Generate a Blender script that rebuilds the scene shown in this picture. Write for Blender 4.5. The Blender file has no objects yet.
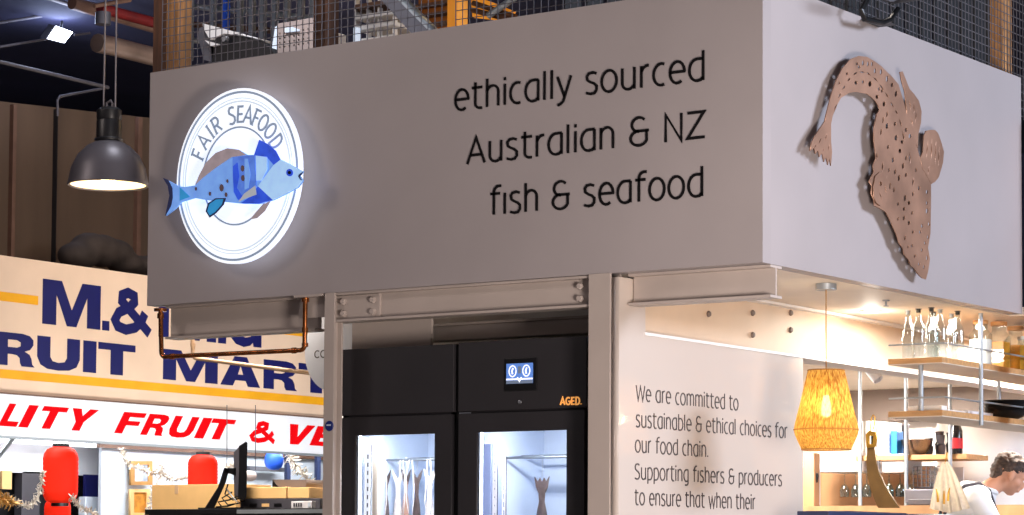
import bpy, bmesh, math, random
from mathutils import Vector, Matrix, noise
random.seed(7)
PI = math.pi
scene = bpy.context.scene
COL = scene.collection

# ------------------------------------------------------------------ camera model
FP = 2508.0
HEAD = math.radians(34.4); PITCH = math.radians(3.4); ROLL = math.radians(.34)
CAM = Vector((5.52, -10.09, 1.1)); CX = 512.0; CY = 555.6 - FP * math.tan(PITCH)
_f = Vector((-math.sin(HEAD) * math.cos(PITCH), math.cos(HEAD) * math.cos(PITCH), math.sin(PITCH)))
_r = Vector((math.cos(HEAD), math.sin(HEAD), 0)); _u = _r.cross(_f)
RR = _r * math.cos(ROLL) + _u * math.sin(ROLL); UU = _u * math.cos(ROLL) - _r * math.sin(ROLL)
def P(u, v, ax, c):
    """the point of the plane ax = c that the photograph shows at (u, v)"""
    d = _f + RR * ((u - CX) / FP) - UU * ((v - CY) / FP); k = 'xyz'.index(ax)
    return CAM + d * ((c - CAM[k]) / d[k])
cd = bpy.data.cameras.new('camera'); cam = bpy.data.objects.new('camera', cd); COL.objects.link(cam)
cam.matrix_world = Matrix.Translation(CAM) @ Matrix((RR, UU, -_f)).transposed().to_4x4()
cd.sensor_width = 36; cd.lens = FP / 1024 * 36; cd.shift_y = (CY - 257.5) / 1024
cd.clip_end = 200; scene.camera = cam
scene.view_settings.view_transform = 'Standard'; scene.view_settings.look = 'None'
scene.view_settings.gamma = 1; scene.view_settings.exposure = 0
scene.view_settings.use_curve_mapping = False
scene.cycles.use_denoising = True
scene.cycles.max_bounces = 10; scene.cycles.transparent_max_bounces = 24
scene.cycles.sample_clamp_indirect = 4; scene.cycles.caustics_reflective = False; scene.cycles.caustics_refractive = False

# ------------------------------------------------------------------ materials
def lin(c):
    return tuple(((x / 255) / 12.92 if x / 255 <= .04045 else ((x / 255 + .055) / 1.055) ** 2.4) for x in c) + (1,)
def mat(name, rgb, rough=.6, metal=0., var=.06, scale=4., bump=0., emit=0., ecol=None, spec=.5, stretch=None, rgb2=None, coat=0.):
    m = bpy.data.materials.new(name); m.use_nodes = True; nt = m.node_tree; N = nt.nodes; L = nt.links
    b = N['Principled BSDF']; b.inputs['Roughness'].default_value = rough; b.inputs['Metallic'].default_value = metal
    b.inputs['Specular IOR Level'].default_value = spec; b.inputs['Coat Weight'].default_value = coat
    tc = N.new('ShaderNodeTexCoord'); mp = N.new('ShaderNodeMapping'); mp.inputs['Scale'].default_value = stretch or (1, 1, 1)
    nz = N.new('ShaderNodeTexNoise'); nz.inputs['Scale'].default_value = scale; nz.inputs['Detail'].default_value = 5
    L.new(tc.outputs['Object'], mp.inputs['Vector']); L.new(mp.outputs[0], nz.inputs['Vector'])
    cr = N.new('ShaderNodeValToRGB'); c = lin(rgb)
    c2 = lin(rgb2) if rgb2 else tuple(min(1, x * (1 + var * 2)) for x in c[:3]) + (1,)
    c1 = c if rgb2 else tuple(x * (1 - var * 2) for x in c[:3]) + (1,)
    cr.color_ramp.elements[0].color = c1; cr.color_ramp.elements[1].color = c2
    cr.color_ramp.elements[0].position = .3; cr.color_ramp.elements[1].position = .7
    L.new(nz.outputs['Fac'], cr.inputs['Fac']); L.new(cr.outputs['Color'], b.inputs['Base Color'])
    if bump:
        bp = N.new('ShaderNodeBump'); bp.inputs['Strength'].default_value = bump; bp.inputs['Distance'].default_value = .01
        L.new(nz.outputs['Fac'], bp.inputs['Height']); L.new(bp.outputs[0], b.inputs['Normal'])
    if emit:
        b.inputs['Emission Color'].default_value = lin(ecol or rgb); b.inputs['Emission Strength'].default_value = emit
    return m
def glass(name, tint=(255, 255, 255), gl=.12, rough=.02):
    m = bpy.data.materials.new(name); m.use_nodes = True; nt = m.node_tree; N = nt.nodes; L = nt.links
    N.remove(N['Principled BSDF']); o = N['Material Output']
    t = N.new('ShaderNodeBsdfTransparent'); t.inputs[0].default_value = lin(tint)
    g = N.new('ShaderNodeBsdfGlossy'); g.inputs['Roughness'].default_value = rough
    fr = N.new('ShaderNodeLayerWeight'); fr.inputs[0].default_value = .35
    mu = N.new('ShaderNodeMath'); mu.operation = 'MULTIPLY_ADD'; mu.inputs[1].default_value = .2; mu.inputs[2].default_value = gl * .4
    mx = N.new('ShaderNodeMixShader'); L.new(fr.outputs['Facing'], mu.inputs[0]); L.new(mu.outputs[0], mx.inputs[0])
    L.new(t.outputs[0], mx.inputs[1]); L.new(g.outputs[0], mx.inputs[2]); L.new(mx.outputs[0], o.inputs[0])
    return m
def straw_mat(name):
    m = bpy.data.materials.new(name); m.use_nodes = True; nt = m.node_tree; N = nt.nodes; L = nt.links
    b = N['Principled BSDF']; b.inputs['Roughness'].default_value = .7
    tc = N.new('ShaderNodeTexCoord'); mp = N.new('ShaderNodeMapping'); mp.inputs['Scale'].default_value = (110, 110, 1.2)
    nz = N.new('ShaderNodeTexNoise'); nz.inputs['Scale'].default_value = 1.5
    L.new(tc.outputs['Object'], mp.inputs[0]); L.new(mp.outputs[0], nz.inputs['Vector'])
    cr = N.new('ShaderNodeValToRGB'); cr.color_ramp.elements[0].color = lin((168, 112, 40)); cr.color_ramp.elements[1].color = lin((240, 194, 98))
    cr.color_ramp.elements[0].position = .35; cr.color_ramp.elements[1].position = .65
    L.new(nz.outputs['Fac'], cr.inputs[0]); L.new(cr.outputs[0], b.inputs['Base Color'])
    tr = N.new('ShaderNodeBsdfTranslucent'); L.new(cr.outputs[0], tr.inputs[0])
    mx = N.new('ShaderNodeMixShader'); mx.inputs[0].default_value = .65
    L.new(b.outputs[0], mx.inputs[1]); L.new(tr.outputs[0], mx.inputs[2])
    tp = N.new('ShaderNodeBsdfTransparent'); m2 = N.new('ShaderNodeMixShader'); m2.inputs[0].default_value = .1; L.new(mx.outputs[0], m2.inputs[1]); L.new(tp.outputs[0], m2.inputs[2]); L.new(m2.outputs[0], N['Material Output'].inputs[0])
    return m
M = dict(
    fascia=mat('grey_brown_satin_paint', (168, 160, 160), .45, var=.03, scale=1.2),
    steel_paint=mat('beige_grey_steel_paint', (186, 174, 166), .4, var=.03, scale=3),
    ceil=mat('cream_ceiling_paint', (235, 222, 205), .6, var=.02), white=mat('white_paint', (238, 234, 230), .5, var=.02),
    gloss=mat('glossy_white_board', (212, 199, 188), .1, var=.004, coat=.7, scale=1),
    ink=mat('black_vinyl', (20, 18, 20), .8, var=.03, spec=.15), grey_ink=mat('dark_grey_vinyl', (70, 60, 58), .5, var=.03),
    black=mat('black_powder_coat', (22, 22, 25), .42, var=.05, scale=8), black2=mat('black_plastic', (16, 16, 18), .35, var=.05),
    cab=mat('charcoal_cabinet_laminate', (42, 40, 43), .5, var=.05, scale=3), innerblue=mat('blue_grey_liner', (140, 152, 190), .5), darkgap=mat('near_black_fill', (8, 8, 10), .8),
    liner=mat('white_cabinet_liner', (200, 210, 228), .45, var=.03), steelw=mat('stainless_steel', (200, 204, 210), .3, .9, var=.04),
    steel=mat('brushed_steel', (150, 155, 160), .35, .9, var=.05), galv=mat('galvanised_wire', (104, 102, 108), .5, .5, var=.1),
    alu=mat('grey_satin_metal', (168, 175, 180), .4, .5, var=.04),
    led=mat('led_strip', (255, 255, 255), emit=6, ecol=(225, 238, 255)), copper=mat('copper_pipe', (176, 108, 62), .25, .95, var=.25, scale=20),
    cond=mat('beige_conduit', (214, 178, 140), .5), glass=glass('clear_glass'), glassb=glass('bottle_glass', (240, 245, 245), .2, .08),
    wood=mat('plywood', (196, 150, 98), .55, var=.1, scale=3, stretch=(2, 14, 14)), woodp=mat('old_timber_post', (88, 54, 32), .7, var=.25, scale=3, stretch=(12, 12, 1)),
    woodl=mat('pale_timber_post', (176, 126, 76), .7, var=.2, scale=3, stretch=(12, 12, 1)),
    bronze=mat('brushed_copper_sheet', (168, 130, 108), .42, .55, var=.14, scale=5), bronze2=mat('copper_sheet_edge', (120, 84, 66), .5, .6, var=.15),
    cream=mat('cream_signboard', (230, 200, 172), .6, var=.04, scale=1.5), navy=mat('navy_paint', (18, 20, 88), .5, var=.05),
    yellow=mat('yellow_paint', (238, 168, 22), .5, var=.04), signw=mat('white_signboard', (240, 242, 246), .45, var=.02),
    red=mat('red_paint', (232, 4, 14), .9, var=.04, spec=.08), redlan=mat('red_lantern_paper', (226, 36, 20), .6, var=.12, scale=3, emit=.45, ecol=(246, 44, 14), spec=.1),
    blue=mat('blue_paper', (38, 96, 226), .5, var=.06), brownwall=mat('brown_metal_sheet', (96, 76, 60), .55, .1, var=.08, scale=1.2, stretch=(1, 2.5, .4)),
    navyceil=mat('dark_ceiling_paint', (46, 46, 72), .8, var=.15, scale=.8), duct=mat('galvanised_duct', (150, 128, 116), .35, .6, var=.15, scale=3),
    pipe=mat('grey_pipe_paint', (84, 78, 80), .5), redp=mat('red_beam_paint', (112, 24, 24), .6, var=.15), brownb=mat('brown_beam_paint', (112, 82, 66), .6, var=.12),
    lamp=mat('dark_grey_enamel', (92, 88, 94), .42, .25, var=.06), lampin=mat('white_enamel', (250, 235, 210), .4, emit=.5, ecol=(255, 215, 160)),
    bulb=mat('warm_bulb', (255, 240, 210), emit=14, ecol=(255, 226, 170)), bulbc=mat('lit_panel', (255, 255, 255), emit=12, ecol=(225, 235, 255)),
    spot=mat('lit_lens', (255, 250, 240), emit=10, ecol=(255, 244, 225)), straw=straw_mat('woven_straw'), rim=mat('rope_binding', (170, 118, 52), .8, var=.15),
    disc=mat('backlit_acrylic', (250, 252, 255), .3, emit=.86, ecol=(228, 238, 250)), discrim=mat('lit_acrylic_edge', (255, 255, 255), .3, emit=1.1, ecol=(218, 230, 255)),
    ring=mat('pale_blue_print', (190, 204, 218), .5, emit=.7, ecol=(205, 218, 232)), logo=mat('slate_blue_print', (136, 152, 176), .5, emit=.36, ecol=(160, 178, 202)),
    fb=mat('fish_sky_blue', (118, 166, 240), .5, var=.12, scale=14, emit=.52, ecol=(112, 162, 240)), fd=mat('fish_deep_blue', (40, 84, 222), .5, var=.25, scale=16, emit=.5, ecol=(36, 80, 220)), fm=mat('fish_mid_blue', (84, 128, 230), .5, var=.25, scale=16, emit=.45, ecol=(80, 124, 230)),  # emissive fish colours: glow put in to make up for dim front light
    fl=mat('fish_pale_blue', (166, 206, 250), .5, var=.08, scale=14, emit=.55, ecol=(162, 204, 250)), ft=mat('fish_teal', (44, 146, 208), .5, var=.1, scale=14, emit=.45, ecol=(40, 146, 208)), fg=mat('fish_mauve_grey', (164, 150, 156), .5, var=.12, scale=18, emit=.4, ecol=(160, 146, 152)),
    fn=mat('fish_navy', (38, 52, 108), .5), fw=mat('fish_silver', (206, 216, 226), .5, var=.08, emit=.2), fbr=mat('fish_brown_fleck', (116, 96, 104), .5),
    meat=mat('dried_flesh', (176, 136, 118), .6, var=.14, scale=20), bone=mat('pale_fish_skin', (218, 208, 204), .5, var=.12, scale=25), dskin=mat('brown_fish_skin', (72, 58, 56), .5, var=.2, scale=25),
    cloth=mat('cream_linen', (240, 230, 214), .9, var=.04, bump=.3, scale=40), shirt=mat('white_cotton', (232, 234, 238), .85, var=.03, bump=.2, scale=8),
    skin=mat('skin', (206, 150, 120), .55, var=.05, scale=10), hair=mat('dark_brown_hair', (38, 26, 20), .7, var=.3, scale=60, rgb2=(82, 62, 50)),
    strap=mat('dark_strap', (48, 44, 52), .7), trousers=mat('charcoal_trousers', (48, 48, 56), .8), leather=mat('brown_leather', (112, 84, 44), .5, var=.15, scale=8), brass=mat('brass', (214, 164, 70), .3, .9),
    card=mat('kraft_cardboard', (234, 190, 126), .7, var=.05, scale=5), gold=mat('gilt_frame', (196, 146, 84), .45, .3, var=.12), photo=mat('blue_grey_print', (120, 140, 168), .5, var=.3, scale=12, rgb2=(226, 230, 236)),
    amber=mat('amber_print', (196, 128, 40), .5, var=.2, scale=12), tinsel=mat('champagne_tinsel', (226, 208, 190), .35, .5, var=.2, scale=30), tinself=mat('gold_tinsel', (214, 160, 84), .3, .6, var=.2, scale=30),
    screen=mat('display_screen', (90, 125, 190), .3, emit=.7, ecol=(84, 126, 205)), screenw=mat('display_graphics', (240, 245, 255), .3, emit=.9, ecol=(235, 240, 255)), aged=mat('lit_amber_letters', (230, 150, 70), .4, emit=.7, ecol=(245, 170, 90)),
    screeng=mat('display_grey', (110, 125, 150), .3, emit=.4), navylam=mat('navy_counter_laminate', (46, 56, 90), .4), greyd=mat('dark_grey_plastic', (70, 68, 74), .5), brownband=mat('brown_grey_bulkhead', (116, 102, 94), .6, var=.05),
    backwood=mat('warm_timber_panel', (178, 134, 94), .5, var=.08, scale=2, stretch=(6, 6, 1)), honey=mat('amber_contents', (226, 150, 46), .4, var=.2, scale=12), dark=mat('dark_contents', (40, 26, 26), .5, var=.2, scale=14), flour=mat('pale_contents', (240, 236, 228), .7),
    paper=mat('white_paper', (240, 236, 228), .7), bluep=mat('blue_plastic', (30, 128, 214), .4), steelb=mat('polished_bowl_steel', (150, 142, 138), .25, .9, var=.1), redl=mat('red_label', (200, 30, 40), .5), bottleblk=mat('dark_bottle_glass', (22, 16, 18), .2),
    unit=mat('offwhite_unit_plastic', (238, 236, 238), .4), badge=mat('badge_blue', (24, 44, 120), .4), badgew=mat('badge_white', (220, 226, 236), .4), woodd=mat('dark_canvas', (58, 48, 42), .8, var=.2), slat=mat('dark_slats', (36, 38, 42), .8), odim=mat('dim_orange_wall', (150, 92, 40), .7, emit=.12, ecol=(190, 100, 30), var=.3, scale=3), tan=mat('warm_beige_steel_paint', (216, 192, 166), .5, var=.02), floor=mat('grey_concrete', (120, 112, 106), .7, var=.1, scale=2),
    orange=mat('orange_glow', (226, 150, 50), .6, emit=.5, ecol=(230, 140, 30), var=.2, scale=3), paleglow=mat('pale_glow_pane', (220, 230, 240), .4, emit=.6, ecol=(190, 205, 225)), perf=mat('pale_perforated_panel', (196, 178, 170), .5, var=.05), greyb=mat('mid_grey_metal', (104, 104, 112), .45, .5, var=.1),
    glow=mat('fluorescent_tube', (255, 255, 255), emit=4, ecol=(240, 246, 255)), chain=mat('grey_chain', (150, 145, 150), .4, .7), wfar=mat('pale_blue_white_wall', (214, 224, 234), .6, var=.04, scale=1.5), tube=mat('beige_tube', (206, 184, 172), .6),
)

# ------------------------------------------------------------------ object helpers
OFF = {}
def empty(name, loc, label=None, cat=None, group=None):
    o = bpy.data.objects.new(name, None); COL.objects.link(o); o.location = loc; o.empty_display_size = .1
    OFF[o.name] = Vector(loc)
    return tag(o, label, cat, group)
def tag(o, label=None, cat=None, group=None, kind=None):
    if label: o['label'] = label
    if cat: o['category'] = cat
    if group: o['group'] = group
    if kind: o['kind'] = kind
    return o
def root_off(p):
    t = Vector((0, 0, 0))
    while p is not None: t += p.location; p = p.parent
    return t
def link(name, bm, m, parent=None, smooth=False, origin=None):
    """one mesh object from a bmesh given in world coordinates"""
    me = bpy.data.meshes.new(name)
    o = bpy.data.objects.new(name, me); COL.objects.link(o)
    if parent is not None: o.parent = parent; d = root_off(parent)
    else:
        if origin is None:
            vs = [v.co for v in bm.verts]; n = len(vs)
            origin = Vector((sum(v.x for v in vs) / n, sum(v.y for v in vs) / n, min(v.z for v in vs)))
        d = Vector(origin); o.location = d
    bmesh.ops.translate(bm, verts=bm.verts, vec=-d)
    bmesh.ops.recalc_face_normals(bm, faces=bm.faces)
    bm.to_mesh(me); bm.free(); me.materials.append(M[m] if isinstance(m, str) else m)
    if smooth:
        for p in me.polygons: p.use_smooth = True
        try: me.set_sharp_from_angle(angle=math.radians(38))
        except Exception: pass
    return o
def merge(bm, other):
    me = bpy.data.meshes.new('tmp'); other.to_mesh(me); other.free(); bm.from_mesh(me); bpy.data.meshes.remove(me)
def bx(bm, a, b, bev=0.):
    t = bmesh.new(); bmesh.ops.create_cube(t, size=1)
    for v in t.verts: v.co = Vector([(a[i] + b[i]) / 2 + v.co[i] * abs(b[i] - a[i]) for i in range(3)])
    if bev: bmesh.ops.bevel(t, geom=t.edges[:], offset=bev, segments=2, affect='EDGES', profile=.5)
    merge(bm, t)
def box(name, a, b, m, parent=None, bev=0.):
    bm = bmesh.new(); bx(bm, a, b, bev); return link(name, bm, m, parent)
def tb(bm, pts, r, n=8, r2=None):
    """tube along points; r may be a list"""
    pts = [Vector(p) for p in pts]; rs = r if isinstance(r, (list, tuple)) else [r] * len(pts)
    rings = []; prev = None
    for i, p in enumerate(pts):
        d = (pts[min(i + 1, len(pts) - 1)] - pts[max(i - 1, 0)]).normalized()
        if prev is None: a = d.orthogonal().normalized()
        else: a = (prev - d * prev.dot(d)).normalized()
        prev = a; b = d.cross(a)
        rings.append([bm.verts.new(p + (a * math.cos(2 * PI * k / n) + b * math.sin(2 * PI * k / n)) * rs[i]) for k in range(n)])
    for i in range(len(rings) - 1):
        for k in range(n): bm.faces.new((rings[i][k], rings[i][(k + 1) % n], rings[i + 1][(k + 1) % n], rings[i + 1][k]))
    bm.faces.new(rings[0][::-1]); bm.faces.new(rings[-1])
def tube(name, pts, r, m, parent=None, n=10, origin=None):
    bm = bmesh.new(); tb(bm, pts, r, n); return link(name, bm, m, parent, True, origin)
def lt(bm, c, prof, n=28, axis=Vector((0, 0, 1)), closed=False):
    """lathe: prof = [(radius, height)]"""
    c = Vector(c); axis = Vector(axis).normalized(); a = axis.orthogonal().normalized(); b = axis.cross(a); rings = []
    for r, h in prof:
        if r < 1e-5: rings.append([bm.verts.new(c + axis * h)])
        else: rings.append([bm.verts.new(c + axis * h + (a * math.cos(2 * PI * k / n) + b * math.sin(2 * PI * k / n)) * r) for k in range(n)])
    for A, B in zip(rings, rings[1:]):
        for k in range(n):
            f = [A[k % len(A)], A[(k + 1) % len(A)], B[(k + 1) % len(B)], B[k % len(B)]]
            g = []
            for v in f:
                if v not in g: g.append(v)
            if len(g) > 2:
                try: bm.faces.new(g)
                except ValueError: pass
def lathe(name, c, prof, m, parent=None, n=28, axis=(0, 0, 1), origin=None):
    bm = bmesh.new(); lt(bm, c, prof, n, Vector(axis)); return link(name, bm, m, parent, True, origin)
def frameY(y):   # a plane facing the viewer of the long front: right = +x
    return (lambda a, b, n=0: Vector((a, y - n, b)))
def frameX(x):   # a plane facing +x: right = +y
    return (lambda a, b, n=0: Vector((x + n, a, b)))
def poly(bm, loops, fr, t, back=0.):
    """filled, extruded outline with holes; loops in plane coordinates, mapped by fr"""
    cu = bpy.data.curves.new('tmpc', 'CURVE'); cu.dimensions = '2D'; cu.fill_mode = 'BOTH'; cu.extrude = t / 2
    for lp in loops:
        s = cu.splines.new('POLY'); s.points.add(len(lp) - 1); s.use_cyclic_u = True
        for p, q in zip(s.points, lp): p.co = (q[0], q[1], 0, 1)
    ob = bpy.data.objects.new('tmpc', cu); COL.objects.link(ob)
    dg = bpy.context.evaluated_depsgraph_get(); me = bpy.data.meshes.new_from_object(ob.evaluated_get(dg))
    t_ = bmesh.new(); t_.from_mesh(me)
    for v in t_.verts: v.co = fr(v.co.x, v.co.y, v.co.z + t / 2 + back)
    bmesh.ops.remove_doubles(t_, verts=t_.verts, dist=1e-6)
    merge(bm, t_); bpy.data.objects.remove(ob); bpy.data.curves.remove(cu); bpy.data.meshes.remove(me)
def pxl(pts, ax, c):
    """pixel outline -> plane coordinates on ax = c"""
    r = []
    for u, v in pts:
        p = P(u, v, ax, c); r.append((p.y, p.z) if ax == 'x' else (p.x, p.z))
    return r
def flat(name, pts, ax, c, t, m, parent=None, holes=(), n=0.):
    if t > .03: n -= t
    bm = bmesh.new(); poly(bm, [pxl(pts, ax, c)] + [pxl(h, ax, c) for h in holes], frameX(c) if ax == 'x' else frameY(c), t, n)
    return link(name, bm, m, parent)
def dup(o, loc, label=None, **kw):
    r = o.copy(); COL.objects.link(r); r.location = loc
    if label: r['label'] = label
    for ch in o.children:
        c = ch.copy(); COL.objects.link(c); c.parent = r
        for g in ch.children: d = g.copy(); COL.objects.link(d); d.parent = c
    return r

# ------------------------------------------------------------------ lettering
def A(cx, cy, rx, ry, a0, a1, n=14):
    return [(cx + rx * math.cos(math.radians(a0 + (a1 - a0) * i / n)), cy + ry * math.sin(math.radians(a0 + (a1 - a0) * i / n))) for i in range(n + 1)]
X_ = .79
BOWL = [(.46, X_), (.27, X_)] + A(.27, .395, .25, .395, 90, 270) + [(.38, .02), (.46, .12)]
BOWR = [(.05, X_ - .12), (.13, X_ - .02), (.24, X_)] + A(.24, .395, .25, .395, 90, -90) + [(.05, 0)]
LIGHT = {
 'e': (.5, [[(.02, .41), (.49, .41)] + A(.26, .395, .235, .395, 5, 305)]), 'o': (.52, [A(.26, .395, .25, .395, 0, 360, 22)]),
 'c': (.4, [A(.27, .395, .25, .395, 68, 292)]), 'a': (.5, [BOWL, [(.46, X_), (.46, 0)]]), 'd': (.5, [BOWL, [(.46, 1.07), (.46, 0)]]),
 'b': (.5, [BOWR, [(.05, 1.07), (.05, 0)]]), 'p': (.5, [BOWR, [(.05, X_), (.05, -.27)]]),
 'g': (.5, [BOWL, [(.46, X_), (.46, -.08)] + A(.26, -.08, .2, .18, 0, -120)]),
 't': (.36, [[(.12, .99), (.12, .18)] + A(.28, .18, .16, .18, 180, 270, 6) + [(.36, 0)], [(0, X_), (.36, X_)]]),
 'h': (.5, [[(.05, 0), (.05, 1.07)], [(.05, .6)] + A(.25, .53, .2, .26, 140, 0) + [(.45, 0)]]),
 'n': (.5, [[(.05, 0), (.05, X_)], [(.05, .6)] + A(.25, .53, .2, .26, 140, 0) + [(.45, 0)]]),
 'm': (.8, [[(.05, 0), (.05, X_)], [(.05, .62)] + A(.23, .55, .175, .24, 140, 0, 8) + [(.405, 0)], [(.405, .62)] + A(.58, .55, .175, .24, 140, 0, 8) + [(.755, 0)]]),
 'r': (.3, [[(.05, 0), (.05, X_)], [(.05, .58)] + A(.27, .55, .21, .24, 150, 85, 6)]), 'i': (.1, [[(.05, 0), (.05, X_)], [(.05, .93), (.05, 1.05)]]),
 'I': (.1, [[(.05, 0), (.05, X_)]]), '|': (.12, [[(.06, 0), (.06, 1)]]), 'l': (.12, [[(.05, 1.07), (.05, 0)]]),
 'y': (.46, [[(.0, X_), (.24, .02)], [(.46, X_), (.2, -.14), (.1, -.24), (0, -.27)]]),
 's': (.4, [[(.36, .74), (.24, .79), (.1, .76), (.04, .66), (.06, .52), (.16, .44), (.28, .38), (.37, .28), (.37, .13), (.3, .02), (.17, 0), (.02, .05)]]),
 'u': (.5, [[(.05, X_), (.05, .24)] + A(.25, .24, .2, .24, 180, 300, 8) + [(.45, .14)], [(.45, X_), (.45, 0)]]),
 'f': (.34, [[(.12, 0), (.12, .86)] + A(.3, .86, .18, .21, 180, 90, 7) + [(.38, 1.07)], [(0, X_), (.34, X_)]]),
 'v': (.46, [[(0, X_), (.23, 0), (.46, X_)]]), 'w': (.72, [[(0, X_), (.18, 0), (.36, .74), (.54, 0), (.72, X_)]]),
 'W': (.86, [[(0, 1), (.2, 0), (.43, .95), (.66, 0), (.86, 1)]]), 'A': (.62, [[(0, 0), (.31, 1), (.62, 0)], [(.11, .33), (.51, .33)]]),
 'N': (.6, [[(.05, 0), (.05, 1), (.55, 0), (.55, 1)]]), 'Z': (.56, [[(.02, .96), (.54, .96), (.02, .04), (.56, .04)]]),
 'S': (.48, [[(.44, .93), (.3, 1), (.12, .97), (.04, .84), (.06, .66), (.2, .56), (.34, .48), (.45, .36), (.45, .16), (.34, .02), (.18, 0), (.02, .06)]]),
 '&': (.62, [A(.3, .76, .23, .26, 40, 265, 12) + [(.3, .52)] , [(.62, .52), (.3, .52)] + A(.3, .26, .27, .27, 95, 340, 14) + [(.55, .52)]]),
 '.': (.1, [[(.05, 0), (.05, .1)]]), ' ': (.24, []),
 'G': (.6, [A(.33, .5, .3, .48, 50, 330, 14) + [(.58, .46), (.34, .46)]]), 'E': (.46, [[(.46, .95), (.06, .95), (.06, .05), (.46, .05)], [(.06, .5), (.42, .5)]]),
 'D': (.56, [[(.06, 0), (.06, .97), (.24, .97)] + A(.24, .485, .3, .485, 90, -90) + [(.06, 0)]]), 'F': (.44, [[(.06, 0), (.06, .96), (.44, .96)], [(.06, .5), (.38, .5)]]),
 'R': (.54, [[(.06, 0), (.06, .97), (.28, .97)] + A(.28, .72, .22, .25, 90, -90, 8) + [(.06, .47)], [(.26, .47), (.52, 0)]]), 'O': (.62, [A(.31, .5, .29, .48, 0, 360, 22)]),
 'C': (.56, [A(.33, .5, .3, .48, 50, 310, 14)]),
}
def ribbon(bm, pts, w, fr, t):
    q = [Vector(pts[0])]
    for p in pts[1:]:
        if (Vector(p) - q[-1]).length > 1e-5: q.append(Vector(p))
    closed = (q[0] - q[-1]).length < 1e-4
    if closed: q = q[:-1]
    n = len(q); L_, R_ = [], []
    for i in range(n):
        a = q[i - 1] if (i or closed) else None; b = q[(i + 1) % n] if (i < n - 1 or closed) else None
        d1 = (q[i] - a).normalized() if a is not None else None; d2 = (b - q[i]).normalized() if b is not None else None
        d1 = d1 or d2; d2 = d2 or d1
        n1 = Vector((-d1.y, d1.x)); n2 = Vector((-d2.y, d2.x)); m = (n1 + n2)
        m = m.normalized() if m.length > 1e-4 else n1
        k = w / 2 / max(.45, m.dot(n1)); L_.append(q[i] + m * k); R_.append(q[i] - m * k)
    def V(p, z): return bm.verts.new(fr(p.x, p.y, z))
    top = [(V(L_[i], t), V(R_[i], t)) for i in range(n)]; bot = [(V(L_[i], 0), V(R_[i], 0)) for i in range(n)]
    for i in range(n if closed else n - 1):
        j = (i + 1) % n
        bm.faces.new((top[i][0], top[i][1], top[j][1], top[j][0])); bm.faces.new((bot[i][0], bot[j][0], bot[j][1], bot[i][1]))
        bm.faces.new((top[i][0], top[j][0], bot[j][0], bot[i][0])); bm.faces.new((top[i][1], bot[i][1], bot[j][1], top[j][1]))
    if not closed:
        for i in (0, n - 1): bm.faces.new((top[i][0], bot[i][0], bot[i][1], top[i][1]))
def write(bm, s, x0, x1, z0, H, fr, w=.085, t=.003, gap=.13, z1=None):
    """light lettering between x0 and x1 on the base line z0, cap height H"""
    tot = sum(LIGHT[c][0] for c in s) + gap * (len(s) - 1); k = (x1 - x0) / tot; x = 0
    z1 = z0 if z1 is None else z1
    for c in s:
        for st in LIGHT[c][1]:
            pts = [(x0 + (x + a) * k, z0 + (z1 - z0) * (x + a) / tot + b * H) for a, b in st]
            ribbon(bm, pts, w * H, fr, t)
        x += LIGHT[c][0] + gap
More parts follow.
